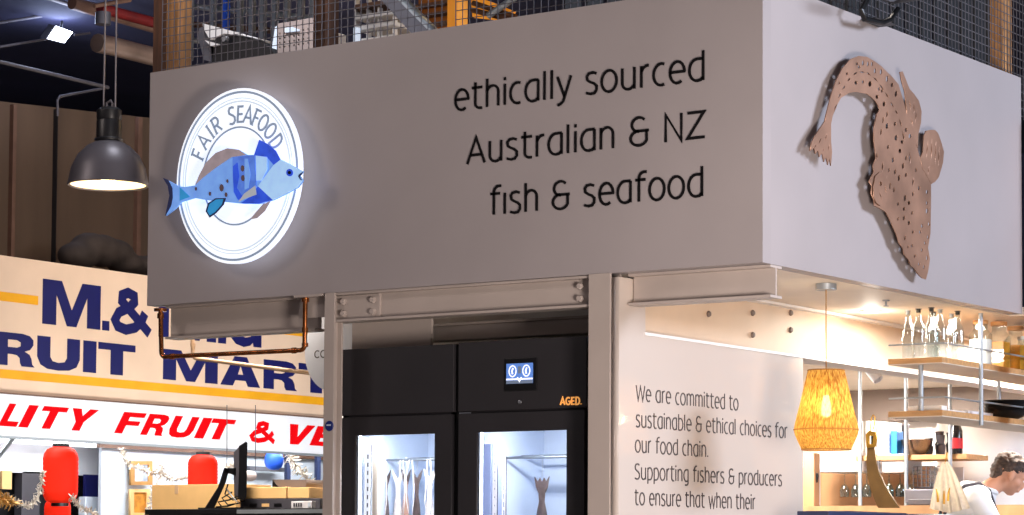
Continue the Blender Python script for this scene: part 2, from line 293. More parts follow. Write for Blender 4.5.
BLOCK = {
 'M': (1.12, [[(0,0),(0,1),(.36,1),(.56,.36),(.76,1),(1.12,1),(1.12,0),(.86,0),(.86,.7),(.65,0),(.47,0),(.26,.7),(.26,0)]]),
 'R': (.93, [[(0,0),(0,1),(.62,1),(.8,.95),(.89,.83),(.89,.67),(.81,.52),(.68,.46),(.8,.38),(.85,.25),(.87,.08),(.93,0),(.62,0),(.58,.1),(.57,.25),(.5,.33),(.4,.35),(.28,.35),(.28,0)],[(.28,.56),(.5,.56),(.59,.61),(.59,.73),(.5,.79),(.28,.79)]]),
 'U': (.93, [[(0,1),(.28,1),(.28,.38),(.33,.25),(.46,.21),(.6,.25),(.65,.38),(.65,1),(.93,1),(.93,.36),(.86,.12),(.7,0),(.46,-.03),(.22,0),(.07,.12),(0,.36)]]),
 'I': (.28, [[(0,0),(0,1),(.28,1),(.28,0)]]), 'T': (.84, [[(0,.78),(0,1),(.84,1),(.84,.78),(.56,.78),(.56,0),(.28,0),(.28,.78)]]),
 'A': (.98, [[(0,0),(.34,1),(.64,1),(.98,0),(.68,0),(.62,.19),(.36,.19),(.3,0)],[(.42,.39),(.56,.39),(.49,.7)]]),
 'F': (.8, [[(0,0),(0,1),(.8,1),(.8,.78),(.28,.78),(.28,.6),(.72,.6),(.72,.39),(.28,.39),(.28,0)]]),
 'L': (.76, [[(0,0),(0,1),(.28,1),(.28,.23),(.76,.23),(.76,0)]]),
 'E': (.8, [[(0,0),(0,1),(.8,1),(.8,.78),(.28,.78),(.28,.61),(.74,.61),(.74,.4),(.28,.4),(.28,.22),(.82,.22),(.82,0)]]),
 'Y': (.96, [[(0,1),(.32,1),(.48,.66),(.64,1),(.96,1),(.62,.4),(.62,0),(.34,0),(.34,.4)]]),
 'V': (.94, [[(0,1),(.3,1),(.47,.36),(.64,1),(.94,1),(.62,0),(.32,0)]]),
 'G': (.96, [[(.92,.7),(.85,.88),(.68,1),(.46,1.03),(.22,.97),(.06,.8),(0,.5),(.06,.2),(.22,.03),(.44,-.03),(.62,.02),(.7,.1),(.72,0),(.94,0),(.94,.55),(.5,.55),(.5,.36),(.67,.36),(.64,.24),(.48,.2),(.34,.27),(.29,.5),(.34,.73),(.48,.81),(.6,.78),(.65,.7)]]),
 'Q': (.98, [[(0,.5),(.07,.82),(.25,.99),(.49,1.03),(.73,.99),(.91,.82),(.98,.5),(.93,.24),(1,.1),(.86,-.06),(.74,.04),(.49,-.03),(.25,.01),(.07,.18)],[(.29,.5),(.34,.25),(.49,.2),(.64,.25),(.69,.5),(.64,.75),(.49,.8),(.34,.75)]]),
 '.': (.24, [[(0,0),(0,.22),(.24,.22),(.24,0)]]), ' ': (.4, []),
 "'": (.2, [[(0,.66),(0,1),(.2,1),(.2,.66)]]), 'S': (.84, 'stroke', .24, [(.74,.74),(.62,.88),(.42,.91),(.22,.87),(.14,.74),(.22,.6),(.42,.52),(.62,.45),(.71,.3),(.64,.14),(.42,.09),(.2,.13),(.1,.28)]),
 '&': (1.0, 'stroke', .235, [(.96,.04),(.42,.58),(.27,.72),(.28,.86),(.42,.93),(.57,.87),(.58,.73),(.46,.6),(.2,.45),(.11,.27),(.18,.13),(.38,.07),(.6,.14),(.76,.3),(.84,.5)]),
}
def words(s, x0, x1, z0, H, fr, m, parent, w=.085, t=.003, gap=.13, z1=None):
    tot = sum(LIGHT[c][0] for c in s) + gap * (len(s) - 1); k = (x1 - x0) / tot; x = 0; z1 = z0 if z1 is None else z1
    for wd in s.split(' '):
        ww = sum(LIGHT[c][0] for c in wd) + gap * (len(wd) - 1); bm = bmesh.new()
        write(bm, wd, x0 + x * k, x0 + (x + ww) * k, z0 + (z1 - z0) * x / tot, H, fr, w, t, gap, z0 + (z1 - z0) * (x + ww) / tot)
        link('word', bm, m, parent); x += ww + gap * 2 + LIGHT[' '][0]
def block(bm, s, x0, x1, z0, H, fr, t=.004, gap=.1, slant=0.):
    tot = sum(BLOCK[c][0] for c in s) + gap * (len(s) - 1); k = (x1 - x0) / tot; x = 0
    for c in s:
        g = BLOCK[c]
        def mp(p): return (x0 + (x + p[0]) * k + slant * p[1] * H, z0 + p[1] * H)
        if g[1] == 'stroke':
            q_ = [mp(p) for p in g[3]]; ribbon(bm, q_[:8], g[2] * H, fr, t); ribbon(bm, q_[6:], g[2] * H, fr, t * 1.4)
        elif g[1]: poly(bm, [[mp(p) for p in lp] for lp in g[1]], fr, t)
        x += g[0] + gap

# ================================================================== SETTING
K = 'structure'
ZB, ZF = 2.45, 3.745
# floor and hall shell
tag(box('floor', (-26, -14, -.1), (14, 30, 0), 'floor'), 'grey concrete market hall floor', kind=K)
tag(box('ceiling', (-26, -14, 6.3), (14, 30, 6.45), 'navyceil'), 'dark navy hall ceiling above the stalls', kind=K)
tag(box('wall_back', (-26, 20, 0), (14, 20.2, 6.3), 'navyceil'), 'dark far wall of the hall', kind=K)
tag(box('wall_left', (-18.2, -14, 0), (-18, 20, 6.3), 'navyceil'), 'dark side wall of the hall', kind=K)
# kiosk fascia
bm = bmesh.new()
def prism(bm, quad, off):
    a = [bm.verts.new(Vector(p)) for p in quad]; b = [bm.verts.new(Vector(p) + Vector(off)) for p in quad]
    n = len(a); bm.faces.new(a); bm.faces.new(b[::-1])
    for i in range(n): bm.faces.new((a[i], b[i], b[(i + 1) % n], a[(i + 1) % n]))
prism(bm, [(-3.8, 0, 2.445), (0, 0, ZB), (0, 0, 3.765), (-3.8, 0, 3.725)], (0, .08, 0))
wall_front = tag(link('wall_front', bm, 'fascia'), 'wide grey brown painted fascia of the kiosk carrying the round sign and slogan', kind=K)
bm = bmesh.new()
prism(bm, [(0, .08, ZB), (0, 3.0, 2.46), (0, 3.0, 3.79), (0, .08, 3.7655)], (-.08, 0, 0))
tag(link('wall_right', bm, 'fascia'), 'pale lilac lit side fascia of the kiosk behind the metal fish', kind=K)
tag(box('trim_1', (-3.8, .08, 3.5), (-.08, 3.0, 3.6), 'fascia'), 'kiosk roof deck', kind=K)
tag(box('trim_2', (-3.8, .08, 2.45), (-3.72, 2.4, 3.5), 'fascia'), 'kiosk fascia return at its far end', kind=K)
# interior ceiling: L-shaped slab
bm = bmesh.new(); bx(bm, (-3.72, .08, 2.452), (-.08, 3.0, 2.5)); bx(bm, (-4.6, 3.0, 2.452), (-.0, 8.6, 2.5))
tag(link('ceiling_kiosk', bm, 'ceil'), 'cream kiosk ceiling over the bar', kind=K)
tag(box('wall_bar_back', (-4.6, 8.45, 0), (0, 8.55, 2.45), 'white'), 'white back wall of the bar', kind=K)
tag(box('wall_bar_left', (-4.6, 2.6, 0), (-4.5, 8.45, 2.45), 'white'), 'white side wall of the bar', kind=K)
bm = bmesh.new(); bx(bm, (-3.1, 1.0, 0), (-.9, 1.05, 2.45)); bx(bm, (-3.1, 1.05, 0), (-3.05, 2.6, 2.45)); bx(bm, (-4.5, 2.6, 0), (-3.05, 2.65, 2.45))
tag(link('wall_bar_front', bm, 'white'), 'partition behind the black cabinets', kind=K)
tag(box('trim_3', (-4.5, 8.2, 2.2), (0, 8.45, 2.451), 'brownband'), 'brown grey bulkhead at the back of the bar', kind=K)

# ---- steel frame
def beam_x(name, x0, x1, y, z0, z1, label, fl=.11, bolts=(), plate=None, cat='steel beam', wt=.012):
    """an I section along x; web faces -y"""
    e = empty(name, (x0, y, z0), label, cat, 'painted steel beams of the kiosk frame')
    box('web', (x0, y - wt / 2, z0 + .012), (x1, y + wt / 2, z1 - .012), 'steel_paint', e)
    box('flange', (x0, y - fl / 2, z0), (x1, y + fl / 2, z0 + .012), 'steel_paint', e)
    box('flange', (x0, y - fl / 2, z1 - .012), (x1, y + fl / 2, z1), 'steel_paint', e)
    if plate: box('splice_plate', (plate[0], y - wt / 2 - .012, z0 + .014), (plate[1], y - wt / 2, z1 - .014), 'steel_paint', e)
    for bxx, bz in bolts:
        lathe('bolt', (bxx, y - wt / 2 - (.012 if plate else 0), bz), [(0, -.018), (.014, -.018), (.018, -.01), (.018, 0), (0, 0)], 'steel_paint', e, 6, (0, 1, 0))
    return e
beam_x('steel_beam', -2.56, -.95, .06, 2.295, 2.446, 'long beige steel beam bolted over the black cabinets', .1,
       [(-2.47, 2.34), (-2.47, 2.40), (-2.28, 2.34), (-2.28, 2.40), (-1.02, 2.34), (-1.02, 2.40)], (-2.56, -2.24))
e = beam_x('steel_beam', -.77, .0, .13, 2.297, 2.448, 'short beige steel beam stub between column and fascia corner', .11)
beam_x('steel_beam', P(169, 330, 'y', .12).x, -2.70, .14, 2.268, 2.449, 'beige steel beam under the far left end of the fascia behind the copper pipe', .1)
beam_x('steel_beam', -2.5, -.95, .72, 2.24, 2.33, 'dim brown beam in the gap above the black cabinets', .1)
a = P(352, 340, 'y', .4); b = P(431, 335, 'y', .4); tag(box('filler_panel', (a.x, .4, 2.17), (b.x, .42, 2.45), 'steel_paint'), 'beige filler panel above the left black cabinet', 'panel')
# beam along y above the text board (web faces +x)
e = empty('steel_beam', (-.86, .3, 2.18), 'long pale steel beam with bolts running back above the text board', 'steel beam', 'painted steel beams of the kiosk frame')
box('web', (-.87, .3, 2.19), (-.855, 7.0, 2.44), 'tan', e)
box('flange', (-.95, .24, 2.168), (-.775, 7.0, 2.182), 'white', e)
box('flange', (-.95, .24, 2.436), (-.80, 7.0, 2.45), 'white', e)
for u, v in ((708, 314), (752, 313), (752, 335), (790, 313), (790, 330)):
    p = P(u, v, 'x', -.855); lathe('bolt', p, [(0, .014), (.012, .014), (.016, .007), (.016, 0), (0, 0)], 'brownband', e, 8, (1, 0, 0))
# columns
def column(x0, x1, y0, y1, label, z1=2.45, gl=True):
    e = empty('steel_column', ((x0 + x1) / 2, (y0 + y1) / 2, 0), label, 'steel column')
    box('flange', (x0, y0, 0), (x1, y0 + .014, z1), 'steel_paint', e, .002)
    box('flange', (x0, y1 - .014, 0), (x1, y1, z1), 'steel_paint', e, .002)
    xm = (x0 + x1) / 2; box('web', (xm - .006, y0 + .014, 0), (xm + .006, y1 - .014, z1), 'steel_paint', e)
    return e
column(-.945, -.822, -.005, .10, 'beige steel column at the right of the black cabinets')
e = column(P(323.5, 400, 'y', 0).x, P(333.5, 400, 'y', 0).x, 0, .075, 'narrow beige steel column with a small round blue badge')
p = P(329.5, 426, 'y', 0)
b_ = lathe('badge', p, [(0, .006), (.024, .006), (.027, .003), (.027, 0), (0, 0)], 'badge', e, 20, (0, -1, 0)); b_['label'] = 'round blue badge'
bm = bmesh.new(); bx(bm, p + Vector((-.013, -.009, .001)), p + Vector((.013, -.006, .008))); link('badge_print', bm, 'badgew', b_)
p0 = P(301, 295, 'y', .06); p1 = P(325, 295, 'y', .06)
e = empty('steel_bracket', (-2.7, .06, 2.33), 'beige steel bracket plate under the fascia beside the copper pipe', 'bracket')
bm = bmesh.new(); bx(bm, (p0.x, .05, 2.33), (-2.58, .062, 2.446)); link('plate', bm, 'steel_paint', e)
box('flange', (p0.x, .0, 2.434), (-2.58, .05, 2.446), 'steel_paint', e)
# the glossy text board: a thick post part then board
BX = -.78
tb0 = P(617, 400, 'x', BX); tb1 = P(803, 400, 'x', BX)
e = empty('text_board', (BX, 1.0, 0), 'glossy pale board with dark paragraph starting We are committed to', 'board')
bm = bmesh.new(); poly(bm, [[(.0105, 0), (.0105, 2.43), (.245, 2.43), (.25, 2.168), (tb1.y, 2.168), (tb1.y, 0)]], frameX(BX - .042), .042)
link('panel', bm, 'gloss', e)
fr = frameX(BX + .0005); lines = [('We are committed to', (636, 400.4), (738, 410.3), 1), ('sustainable & ethical choices for', (635.8, 426.8), (787, 438.2), 1),
    ('our food chain.', (635, 452), (708, 457), 1), ('Supporting fIshers & producers', (634.6, 479), (781.6, 486), 1), ('to ensure that when their', (634.6, 504.6), (755, 509.3), 1)]
for s, a, b, k in lines:
    pa = P(*a, 'x', BX); pb = P(*b, 'x', BX)
    words(s, pa.y, pb.y, pa.z, .073, fr, 'grey_ink', e, .1, .002, .13, pb.z)
# vinyl film area
# slogan lettering on the fascia
e = empty('slogan_lettering', (-1, 0, 3.0), 'black lettering on the fascia about ethically sourced fish and seafood', 'lettering')
for s, a, b, H in (('ethically sourced', (455, 111), (704.8, 80), .131), ('Australian & NZ', (467.7, 164.4), (705, 138), .13), ('fIsh & seafood', (491, 215), (703.5, 196), .131)):
    pa = P(*a, 'y', 0); pb = P(*b, 'y', 0)
    words(s, pa.x, pb.x, pa.z, H, frameY(-.001), 'ink', e, .1, .004, .13, pb.z)

# ================================================================== ROUND FISH SIGN
SY = -.1
c0 = P(240, 175, 'y', SY); L0 = P(176.5, 190, 'y', SY); R0 = P(302.5, 165, 'y', SY); T0 = P(245, 87.5, 'y', SY); B0 = P(240, 263.5, 'y', SY)
cx_, cz_ = (L0.x + R0.x) / 2, (T0.z + B0.z) / 2; cx_ -= .007; rx_, rz_ = (R0.x - L0.x) / 2 - .008, (T0.z - B0.z) / 2
sign = empty('illuminated_sign', (cx_, 0, cz_), 'round white backlit sign with a blue fish and curved lettering', 'sign')
def ell(s, n=64): return [(cx_ + rx_ * s * math.cos(2 * PI * i / n), cz_ + rz_ * s * math.sin(2 * PI * i / n)) for i in range(n)]
bm = bmesh.new(); poly(bm, [ell(1)], frameY(0), .006, .094); link('face', bm, 'disc', sign)
bm = bmesh.new(); poly(bm, [ell(.995)], frameY(0), .024, .07); link('light_body', bm, 'discrim', sign)
bm = bmesh.new(); poly(bm, [ell(.8)], frameY(0), .07, 0); link('wall_mount', bm, 'greyd', sign)
fs = frameY(SY)
for s, w in ((.955, .012), (.885, .006), (.85, .009), (.555, .009)):
    bm = bmesh.new(); n = 96; pts = ell(s, n)
    ribbon(bm, pts + [pts[0]], w, fs, .003); link('ring', bm, 'logo' if s in (.955, .555) else 'ring', sign)
# curved lettering
bm = bmesh.new(); txt = 'FAIR SEAFOOD'
angs = [155, 141, 129.5, 119.5, 108, 98, 87, 76, 65, 54.5, 42, 29]
for c, a in zip(txt, angs):
    if c == ' ': continue
    a = math.radians(a); w_, st = LIGHT['|' if c == 'I' else c]; rad = .605; H = .09
    bx_ = cx_ + rx_ * rad * math.cos(a); bz_ = cz_ + rz_ * rad * math.sin(a)
    rv = Vector((math.cos(a), math.sin(a))); tv = Vector((rv.y, -rv.x))
    for k, s in enumerate(st):
        pts = [(bx_ + tv.x * (p[0] - w_ / 2) * H * 1.0 + rv.x * p[1] * H, bz_ + tv.y * (p[0] - w_ / 2) * H + rv.y * p[1] * H) for p in s]
        ribbon(bm, pts, .0125, fs, .003)
    # serifs
    for q in ((.06, 0), (.06, .97)):
        if c in 'FIR': 
            q1 = [(bx_ + tv.x * (q[0] + d - w_ / 2) * H + rv.x * q[1] * H, bz_ + tv.y * (q[0] + d - w_ / 2) * H + rv.y * q[1] * H) for d in (-.12, .12)]
            ribbon(bm, q1, .005, fs, .003)
link('sign_text', bm, 'logo', sign)
def zz(pts): return [(161.2 + a / 5.15, 130 + b / 5.15) for a, b in pts]
fishy = SY - .03
def fp(name, pts, m, parent, n=0, t=.012):
    bm = bmesh.new(); poly(bm, [pxl(zz(pts), 'y', fishy)], frameY(fishy), t, n); return link(name, bm, m, parent)
body = fp('fish', [(180,352),(185,284),(205,235),(240,170),(290,120),(350,98),(410,105),(450,130),(490,130),(555,140),(625,155),(700,195),(738,215),(720,236),(736,262),(712,296),(650,330),(585,362),(510,382),(430,381),(340,372),(240,362)], 'fb', sign)
fp('tail_fin', [(22,252),(50,290),(60,345),(50,400),(32,442),(80,405),(110,372),(182,351),(184,286),(130,295),(95,290),(55,268)], 'fb', body)
fp('tail_edge', [(18,248),(45,258),(66,300),(68,350),(60,390),(30,445),(42,390),(52,340),(44,290)], 'fn', body, .012, .004)
fp('tail_patch', [(105,296),(158,345),(105,365)], 'ft', body, .012, .003)
fp('back_fin', [(184,284),(205,235),(240,170),(290,120),(350,96),(410,103),(446,130),(370,142),(290,196),(225,246)], 'fg', body, .012, .004)
fp('dorsal_fin', [(488,132),(515,52),(560,75),(600,110),(625,157),(590,182),(555,142)], 'fd', body, .012, .005)
fp('head', [(530,262),(590,183),(626,155),(700,195),(738,215),(720,236),(736,262),(712,296),(650,330),(585,362),(510,292)], 'fl', body, .012, .006)
fp('flank_patch', [(378,140),(490,131),(500,290),(470,320),(410,362),(384,320),(378,240)], 'fm', body, .012, .003)
fp('flank_stripe', [(380,190),(402,170),(412,240),(400,300),(430,345),(406,362),(384,320)], 'fd', body, .015, .002)
fp('flank_stripe', [(440,150),(456,150),(470,230),(460,300),(440,310)], 'fb', body, .015, .002)
fp('gill_patch', [(498,134),(556,140),(556,205),(528,262),(500,262)], 'fl', body, .015, .002)
fp('belly_patch', [(510,290),(585,362),(510,381),(420,379),(470,345)], 'fd', body, .012, .005)
fp('side_fin', [(497,288),(502,335),(455,352),(410,372),(440,330)], 'fw', body, .017, .003)
fp('pelvic_fin', [(342,352),(290,353),(250,378),(238,420),(258,453),(292,430),(332,385)], 'fn', body, .012, .003)
fp('pelvic_fin', [(330,357),(292,360),(258,384),(248,420),(260,442),(288,424),(322,385)], 'ft', body, .015, .002)
fp('lower_fin', [(572,366),(530,385),(495,425),(466,461),(502,455),(542,418)], 'fg', body, .01, .003)
for a, b, r in ((322, 300, 14), (345, 335, 9), (262, 330, 8), (430, 200, 12), (432, 250, 12), (352, 265, 7), (190, 305, 7)):
    fp('fleck', [(a + r * .8 * math.cos(t), b + r * 1.4 * math.sin(t)) for t in [i * PI / 4 for i in range(8)]], 'fbr', body, .016, .002)
fp('eye', [(674 + 17 * math.cos(i * PI / 8), 222 + 19 * math.sin(i * PI / 8)) for i in range(16)], 'fd', body, .018, .003)
fp('eye', [(674 + 8 * math.cos(i * PI / 6), 222 + 9 * math.sin(i * PI / 6)) for i in range(12)], 'ink', body, .021, .002)
fp('mouth', [(722,232),(742,218),(738,226),(726,242),(738,262),(728,258),(718,240)], 'fn', body, .018, .003)

# ================================================================== METAL FISH ON THE SIDE FASCIA
FX = .055
mf = empty('metal_fish_sculpture', (0, 1.4, 3.1), 'large pierced copper coloured fish sculpture curving head down on the side fascia', 'sculpture')
def hol(u, v, a, b, ang=0, n=8):
    ca, sa = math.cos(math.radians(ang)), math.sin(math.radians(ang))
    return [(u + a * math.cos(2 * PI * i / n) * ca - b * math.sin(2 * PI * i / n) * sa, v + a * math.cos(2 * PI * i / n) * sa + b * math.sin(2 * PI * i / n) * ca) for i in range(n)]
def slit(u0, v0, u1, v1, w=.8):
    d = Vector((u1 - u0, v1 - v0)).normalized(); n = Vector((-d.y, d.x)) * w / 2; m = ((u0 + u1) / 2, (v0 + v1) / 2)
    return [(u0, v0), (m[0] + n.x, m[1] + n.y), (u1, v1), (m[0] - n.x, m[1] - n.y)]
outl = [(826,112),(830,96),(835,81),(842,68),(850,59),(858,56),(866,57),(873,61),(880,66),(887,73),(893,79),(897.5,84.5),(900,93),(903,103),(906,115),(910,128),(914,140),(916.6,149.7),(919,158),(921,168),(930,184),
 (930,201),(929.5,233),(927,248),(929,259),(927,272),(925,279.5),(921,278),(917,274),(913,268),(910,266),(908,260),(903,254),(902,248),(898,243),(896,235.5),(890,222),(885,212),(878,208),(873.5,205.6),(873,200),(870,193),(871,186),(868,182),(873,172),(872,166),(875,158),(873,140),(873,128),(876,114),(879,110),
 (877,105),(874.5,101),(870,97),(866,94),(855.4,92),(848,93),(840,98),(835,107),(831.6,116),(830,124),(824,121)]
spots = [(856,64,1,1.6),(862,63,1.2,2.6),(867,64,1,2.6),(871,64,1,2.2),(874,71,1.1,2.4),(880,72,1.2,2.6),(886,79,1.2,3),(858,67,1.1,1.6),(846,74,1,1.6),(838,83,.9,1.3),(855,83,1.4,2),(862,82,1.1,1.6),(869,84,1.6,2.8),(891,85,1.1,2.2),(895,94,1.2,3),
 (876,97,1.3,2),(883,104,1.3,2.6),(878,89,.9,1.8),(881,91,.9,1.8),(886,126,1.3,2.8),(894,124,1,2),(905,130,1,2.2),(909,136,1.3,2.2),(895,138,1.3,2.8),(901,142,1.3,1.7),(887,147,.8,2),(899,151,1.4,2.2),(905,158,.8,2.6),(892,160,1,2.8),(894,172,.9,2.6),(898,178,1,3.2),(888,170,.7,2),
 (902,166,1,3),(905,175,.9,2.2),(904,198,1.1,3),(908,203,1.2,2),(903,209,1.1,1.8),(903,218,1,2.4),(908,223,1,2.2),(915,170,.8,2),(926,192,1.1,2),(926,203,.9,2),(926,211,1.1,2.6),(921,226,1.1,1.8),(919,232,1,1.6),(928,224,.9,2.2),(927,237,.8,2.2),(924,243,.9,1.6),(926,258,.9,2.6),(923,267,.8,2.2),
 (918,188,.9,2.2),(912,194,.8,2.2),(911,213,.8,1.8),(897,204,.8,1.8),(897,219,.8,1.6),(912,232,.9,1.6),(904,238,.8,2),(911,246,.8,1.8),(914,256,.8,1.6),(918,264,.8,1.6),(907,247,.7,1.6),(921,250,.8,1.8),(880,190,.8,3),(884,196,.8,3),(877,184,1.6,2.6),(889,186,.7,3.4),(893,190,.7,2.6),(874,194,.7,2.4),(882,120,.7,3.4),(880,132,.7,3.4),(886,114,.7,3)]
hs = [hol(a, b, c * 1.12, d * 1.08, 8) for a, b, c, d in spots]
for q in ((833,111,836,104),(837,99,840,92),(841,90,845,85),(846,82,850,77),(852,75,857,72),(858,72,864,72.5),(865,72,870,76),(872,77,877,82),(878,84,883,90),(884,92,888,99),(889,101,893,108),(894,110,897,115),(898,118,901,128),(901,130,904,143),(876,150,876,162),(882,160,881,174),(886,176,883,188),(909,150,909,166),(913,176,911,188)):
    hs.append(slit(*q, 1.7))
def mfp(name, out, hs, m='bronze', n=0, t=.006):
    bm = bmesh.new(); poly(bm, [pxl(out, 'x', FX)] + [pxl(h, 'x', FX) for h in hs], frameX(FX), t, n); return link(name, bm, m, mf)
mfp('body', outl, hs)
tail = [(824,121),(830,124),(830,141),(831,152),(830,166),(828.5,158),(827,165),(825,157),(823,162),(821,153),(818.5,157),(817,150),(814.5,154),(813,148),(809,151),(810.5,143),(813,138),(818,130)]
mfp('tail_fin', tail, [slit(826,132,824,143,1), slit(821,136,817,146,1), slit(828,143,827,153,.9), slit(823,147,822,153,.8), slit(816,143,813,149,.8)])
mfp('dorsal_fin', [(899,72),(901.6,71.5),(905,80),(908.5,89),(913,94),(918,101),(920.6,111.6),(920,122.5),(917,136),(916.8,148),(914,140),(910,128),(906,115),(905,104),(904,92),(901,82)], [slit(908,98,910,112,1), slit(913,100,913,116,1), slit(916,108,914,124,.9), slit(910,116,912,128,.8)])
mfp('pectoral_fin', [(919.5,158),(922,152),(923,136),(925,131),(929,130),(934,130),(937,133),(940,141),(943,152),(942,163),(938,177),(934,182),(930.5,184),(921.5,168)], [slit(927,140,925,160,1), slit(931,138,930,162,1), slit(935,140,934,166,1), slit(938.5,146,937,168,1), slit(928,166,927,176,.8)])
mfp('gill_cover', [(871,186),(873,176),(878,172),(884,178),(887,190),(884,202),(878,206),(874,203),(871,196)], [hol(878, 184, 1.5, 2.4), slit(882,182,884,196,.8), slit(876,190,880,202,.8)], 'bronze', .01, .004)
for u, v in ((862, 76), (898, 150), (915, 215), (900, 205)):
    p = P(u, v, 'x', 0); tube('standoff', [p + Vector((.003, 0, 0)), p + Vector((FX, 0, 0))], .008, 'bronze2', mf)

# ================================================================== BLACK CABINETS
CYF = .15
def cabinet(x0, x1, zt, label, win, kind):
    e = empty('dry_aging_cabinet', ((x0 + x1) / 2, .5, 0), label, 'cabinet')
    z0 = .1; yb = .92; wx0, wx1, wz1 = win; wz0 = .75
    bm = bmesh.new()
    bx(bm, (x0, CYF + .03, z0), (x0 + .04, yb, zt)); bx(bm, (x1 - .04, CYF + .03, z0), (x1, yb, zt)); bx(bm, (x0, yb - .03, z0), (x1, yb, zt))
    bx(bm, (x0, CYF + .03, SEAM - .05), (x1, yb, zt)); bx(bm, (x0, CYF + .03, z0), (x1, yb, .35))
    link('cabinet_body', bm, 'cab', e)
    zs = kind['seam']
    tp = box('top_panel', (x0 + .004, CYF, zs + .006), (x1 - .004, CYF + .03, zt), 'cab', e, .003)
    bm = bmesh.new(); fr = frameY(CYF + .03)
    poly(bm, [[(x0 + .012, z0 + .02), (x1 - .012, z0 + .02), (x1 - .012, zs - .006), (x0 + .012, zs - .006)], [(wx0, wz0), (wx0, wz1), (wx1, wz1), (wx1, wz0)]], fr, .035)
    door = link('door', bm, 'cab', e)
    box('door_glass', (wx0 - .01, CYF + .018, wz0 - .01), (wx1 + .01, CYF + .022, wz1 + .01), 'glass', door)
    box('base', (x0 + .02, CYF + .06, 0), (x1 - .02, yb, z0), 'black2', e)
    # liner
    bm = bmesh.new(); li = .045
    bx(bm, (x0 + .04, yb - .05, .35), (x1 - .04, yb - .03, SEAM - .05)); bx(bm, (x0 + .04, CYF + .06, .35), (x0 + li, yb - .05, SEAM - .05))
    bx(bm, (x1 - li, CYF + .06, .35), (x1 - .04, yb - .05, SEAM - .05)); bx(bm, (x0 + .04, CYF + .06, SEAM - .055), (x1 - .04, yb - .05, SEAM - .05)); bx(bm, (x0 + .04, CYF + .06, .35), (x1 - .04, yb - .05, .36))
    link('liner', bm, 'liner', e)
    ld = box('led_strip', (wx0 - .015, CYF + .045, wz0), (wx0 - .0, CYF + .055, wz1 + .02), 'led', e)
    box('led_strip', (wx0 - .01, CYF + .05, wz1 + .005), (wx1 + .01, CYF + .07, wz1 + .02), 'led', e)
    return e
SEAM = P(457, 413, 'y', CYF).z
wl0 = P(355, 470, 'y', CYF).x; wl1 = P(435, 470, 'y', CYF).x; wlz = P(395, 434.5, 'y', CYF).z
wr0 = P(476.5, 470, 'y', CYF).x; wr1 = P(567, 470, 'y', CYF).x; wrz = P(520, 431, 'y', CYF).z
cl = cabinet(P(340, 350, 'y', CYF).x, -1.845, 2.165, 'black dry aging cabinet on the left with a bunch of pale hanging fish behind glass', (wl0, wl1, wlz), dict(seam=SEAM))
cr = cabinet(-1.825, -1.05, 2.17, 'black dry aging cabinet on the right with a small lit display and amber lettering', (wr0, wr1, wrz), dict(seam=SEAM))
box('gap_fill', (-1.845, CYF + .02, 0), (-1.825, .9, 2.155), 'darkgap', cl)  # near-black sheet filling the narrow gap between the two cabinets
# display
d0 = P(505, 359, 'y', CYF); d1 = P(537, 390, 'y', CYF)
dp = box('display', (d0.x, CYF - .006, d1.z), (d1.x, CYF, d0.z), 'black2', cr, .002)
s0 = P(507.3, 364, 'y', CYF); s1 = P(533.6, 383, 'y', CYF)
scr = box('screen', (s0.x, CYF - .008, s1.z), (s1.x, CYF - .006, s0.z), 'screen', dp)
bm = bmesh.new(); fr = frameY(CYF - .0085); w_ = s1.x - s0.x; h_ = s0.z - s1.z
for k in (.24, .76):
    c = (s0.x + w_ * k, s1.z + h_ * .62); pts = [(c[0] + .021 * math.cos(i * PI / 12), c[1] + .027 * math.sin(i * PI / 12)) for i in range(25)]
    ribbon(bm, pts, .006, fr, .001); ribbon(bm, [(c[0], c[1] - .015), (c[0] - .004, c[1]), (c[0] + .003, c[1] + .016)], .009, fr, .001)
ribbon(bm, [(s0.x, s1.z + h_ * .22), (s1.x, s1.z + h_ * .22)], .008, fr, .001); ribbon(bm, [(s0.x + w_ * .42, s1.z + h_ * .3), (s0.x + w_ * .5, s1.z + h_ * .12), (s0.x + w_ * .58, s1.z + h_ * .3)], .008, fr, .001)
link('screen_graphics', bm, 'screenw', dp)
bm = bmesh.new(); bx(bm, (s0.x, CYF - .0086, s1.z), (s1.x, CYF - .008, s1.z + h_ * .16)); bx(bm, (s0.x + w_ * .44, CYF - .0086, s1.z + h_ * .5), (s0.x + w_ * .56, CYF - .008, s1.z + h_ * .85)); link('screen_bar', bm, 'screeng', dp)
pa = P(560.5, 405, 'y', CYF); pb = P(581.5, 404, 'y', CYF); bm = bmesh.new(); write(bm, 'AGED.', pa.x, pb.x, pa.z, .036, frameY(CYF), .2, .003, .14); link('letters', bm, 'aged', cr)
lathe('button', P(520, 402, 'y', CYF), [(0, .01), (.008, .008), (.01, 0), (0, 0)], 'steelw', cr, 14, (0, -1, 0))
box('hinge', (-1.81, CYF - .004, SEAM - .004), (-1.74, CYF, SEAM + .001), 'steelw', cr)
def slotted(e_, u, y, wd, ztop, m, sh=.022, sw=.006):
    xx = P(u, 470, 'y', y).x
    holes = [[(xx - sw, z), (xx + sw, z), (xx + sw, z + sh), (xx - sw, z + sh)] for z in [.8 + i * .042 for i in range(40)] if z < ztop - .05]
    bm = bmesh.new(); poly(bm, [[(xx - wd, .4), (xx + wd, .4), (xx + wd, ztop), (xx - wd, ztop)]] + holes, frameY(y), .004)
    link('slotted_upright', bm, m, e_); box('upright_back', (xx - wd * .8, y + .01, .4), (xx + wd * .8, y + .013, ztop - .01), 'greyd', e_)
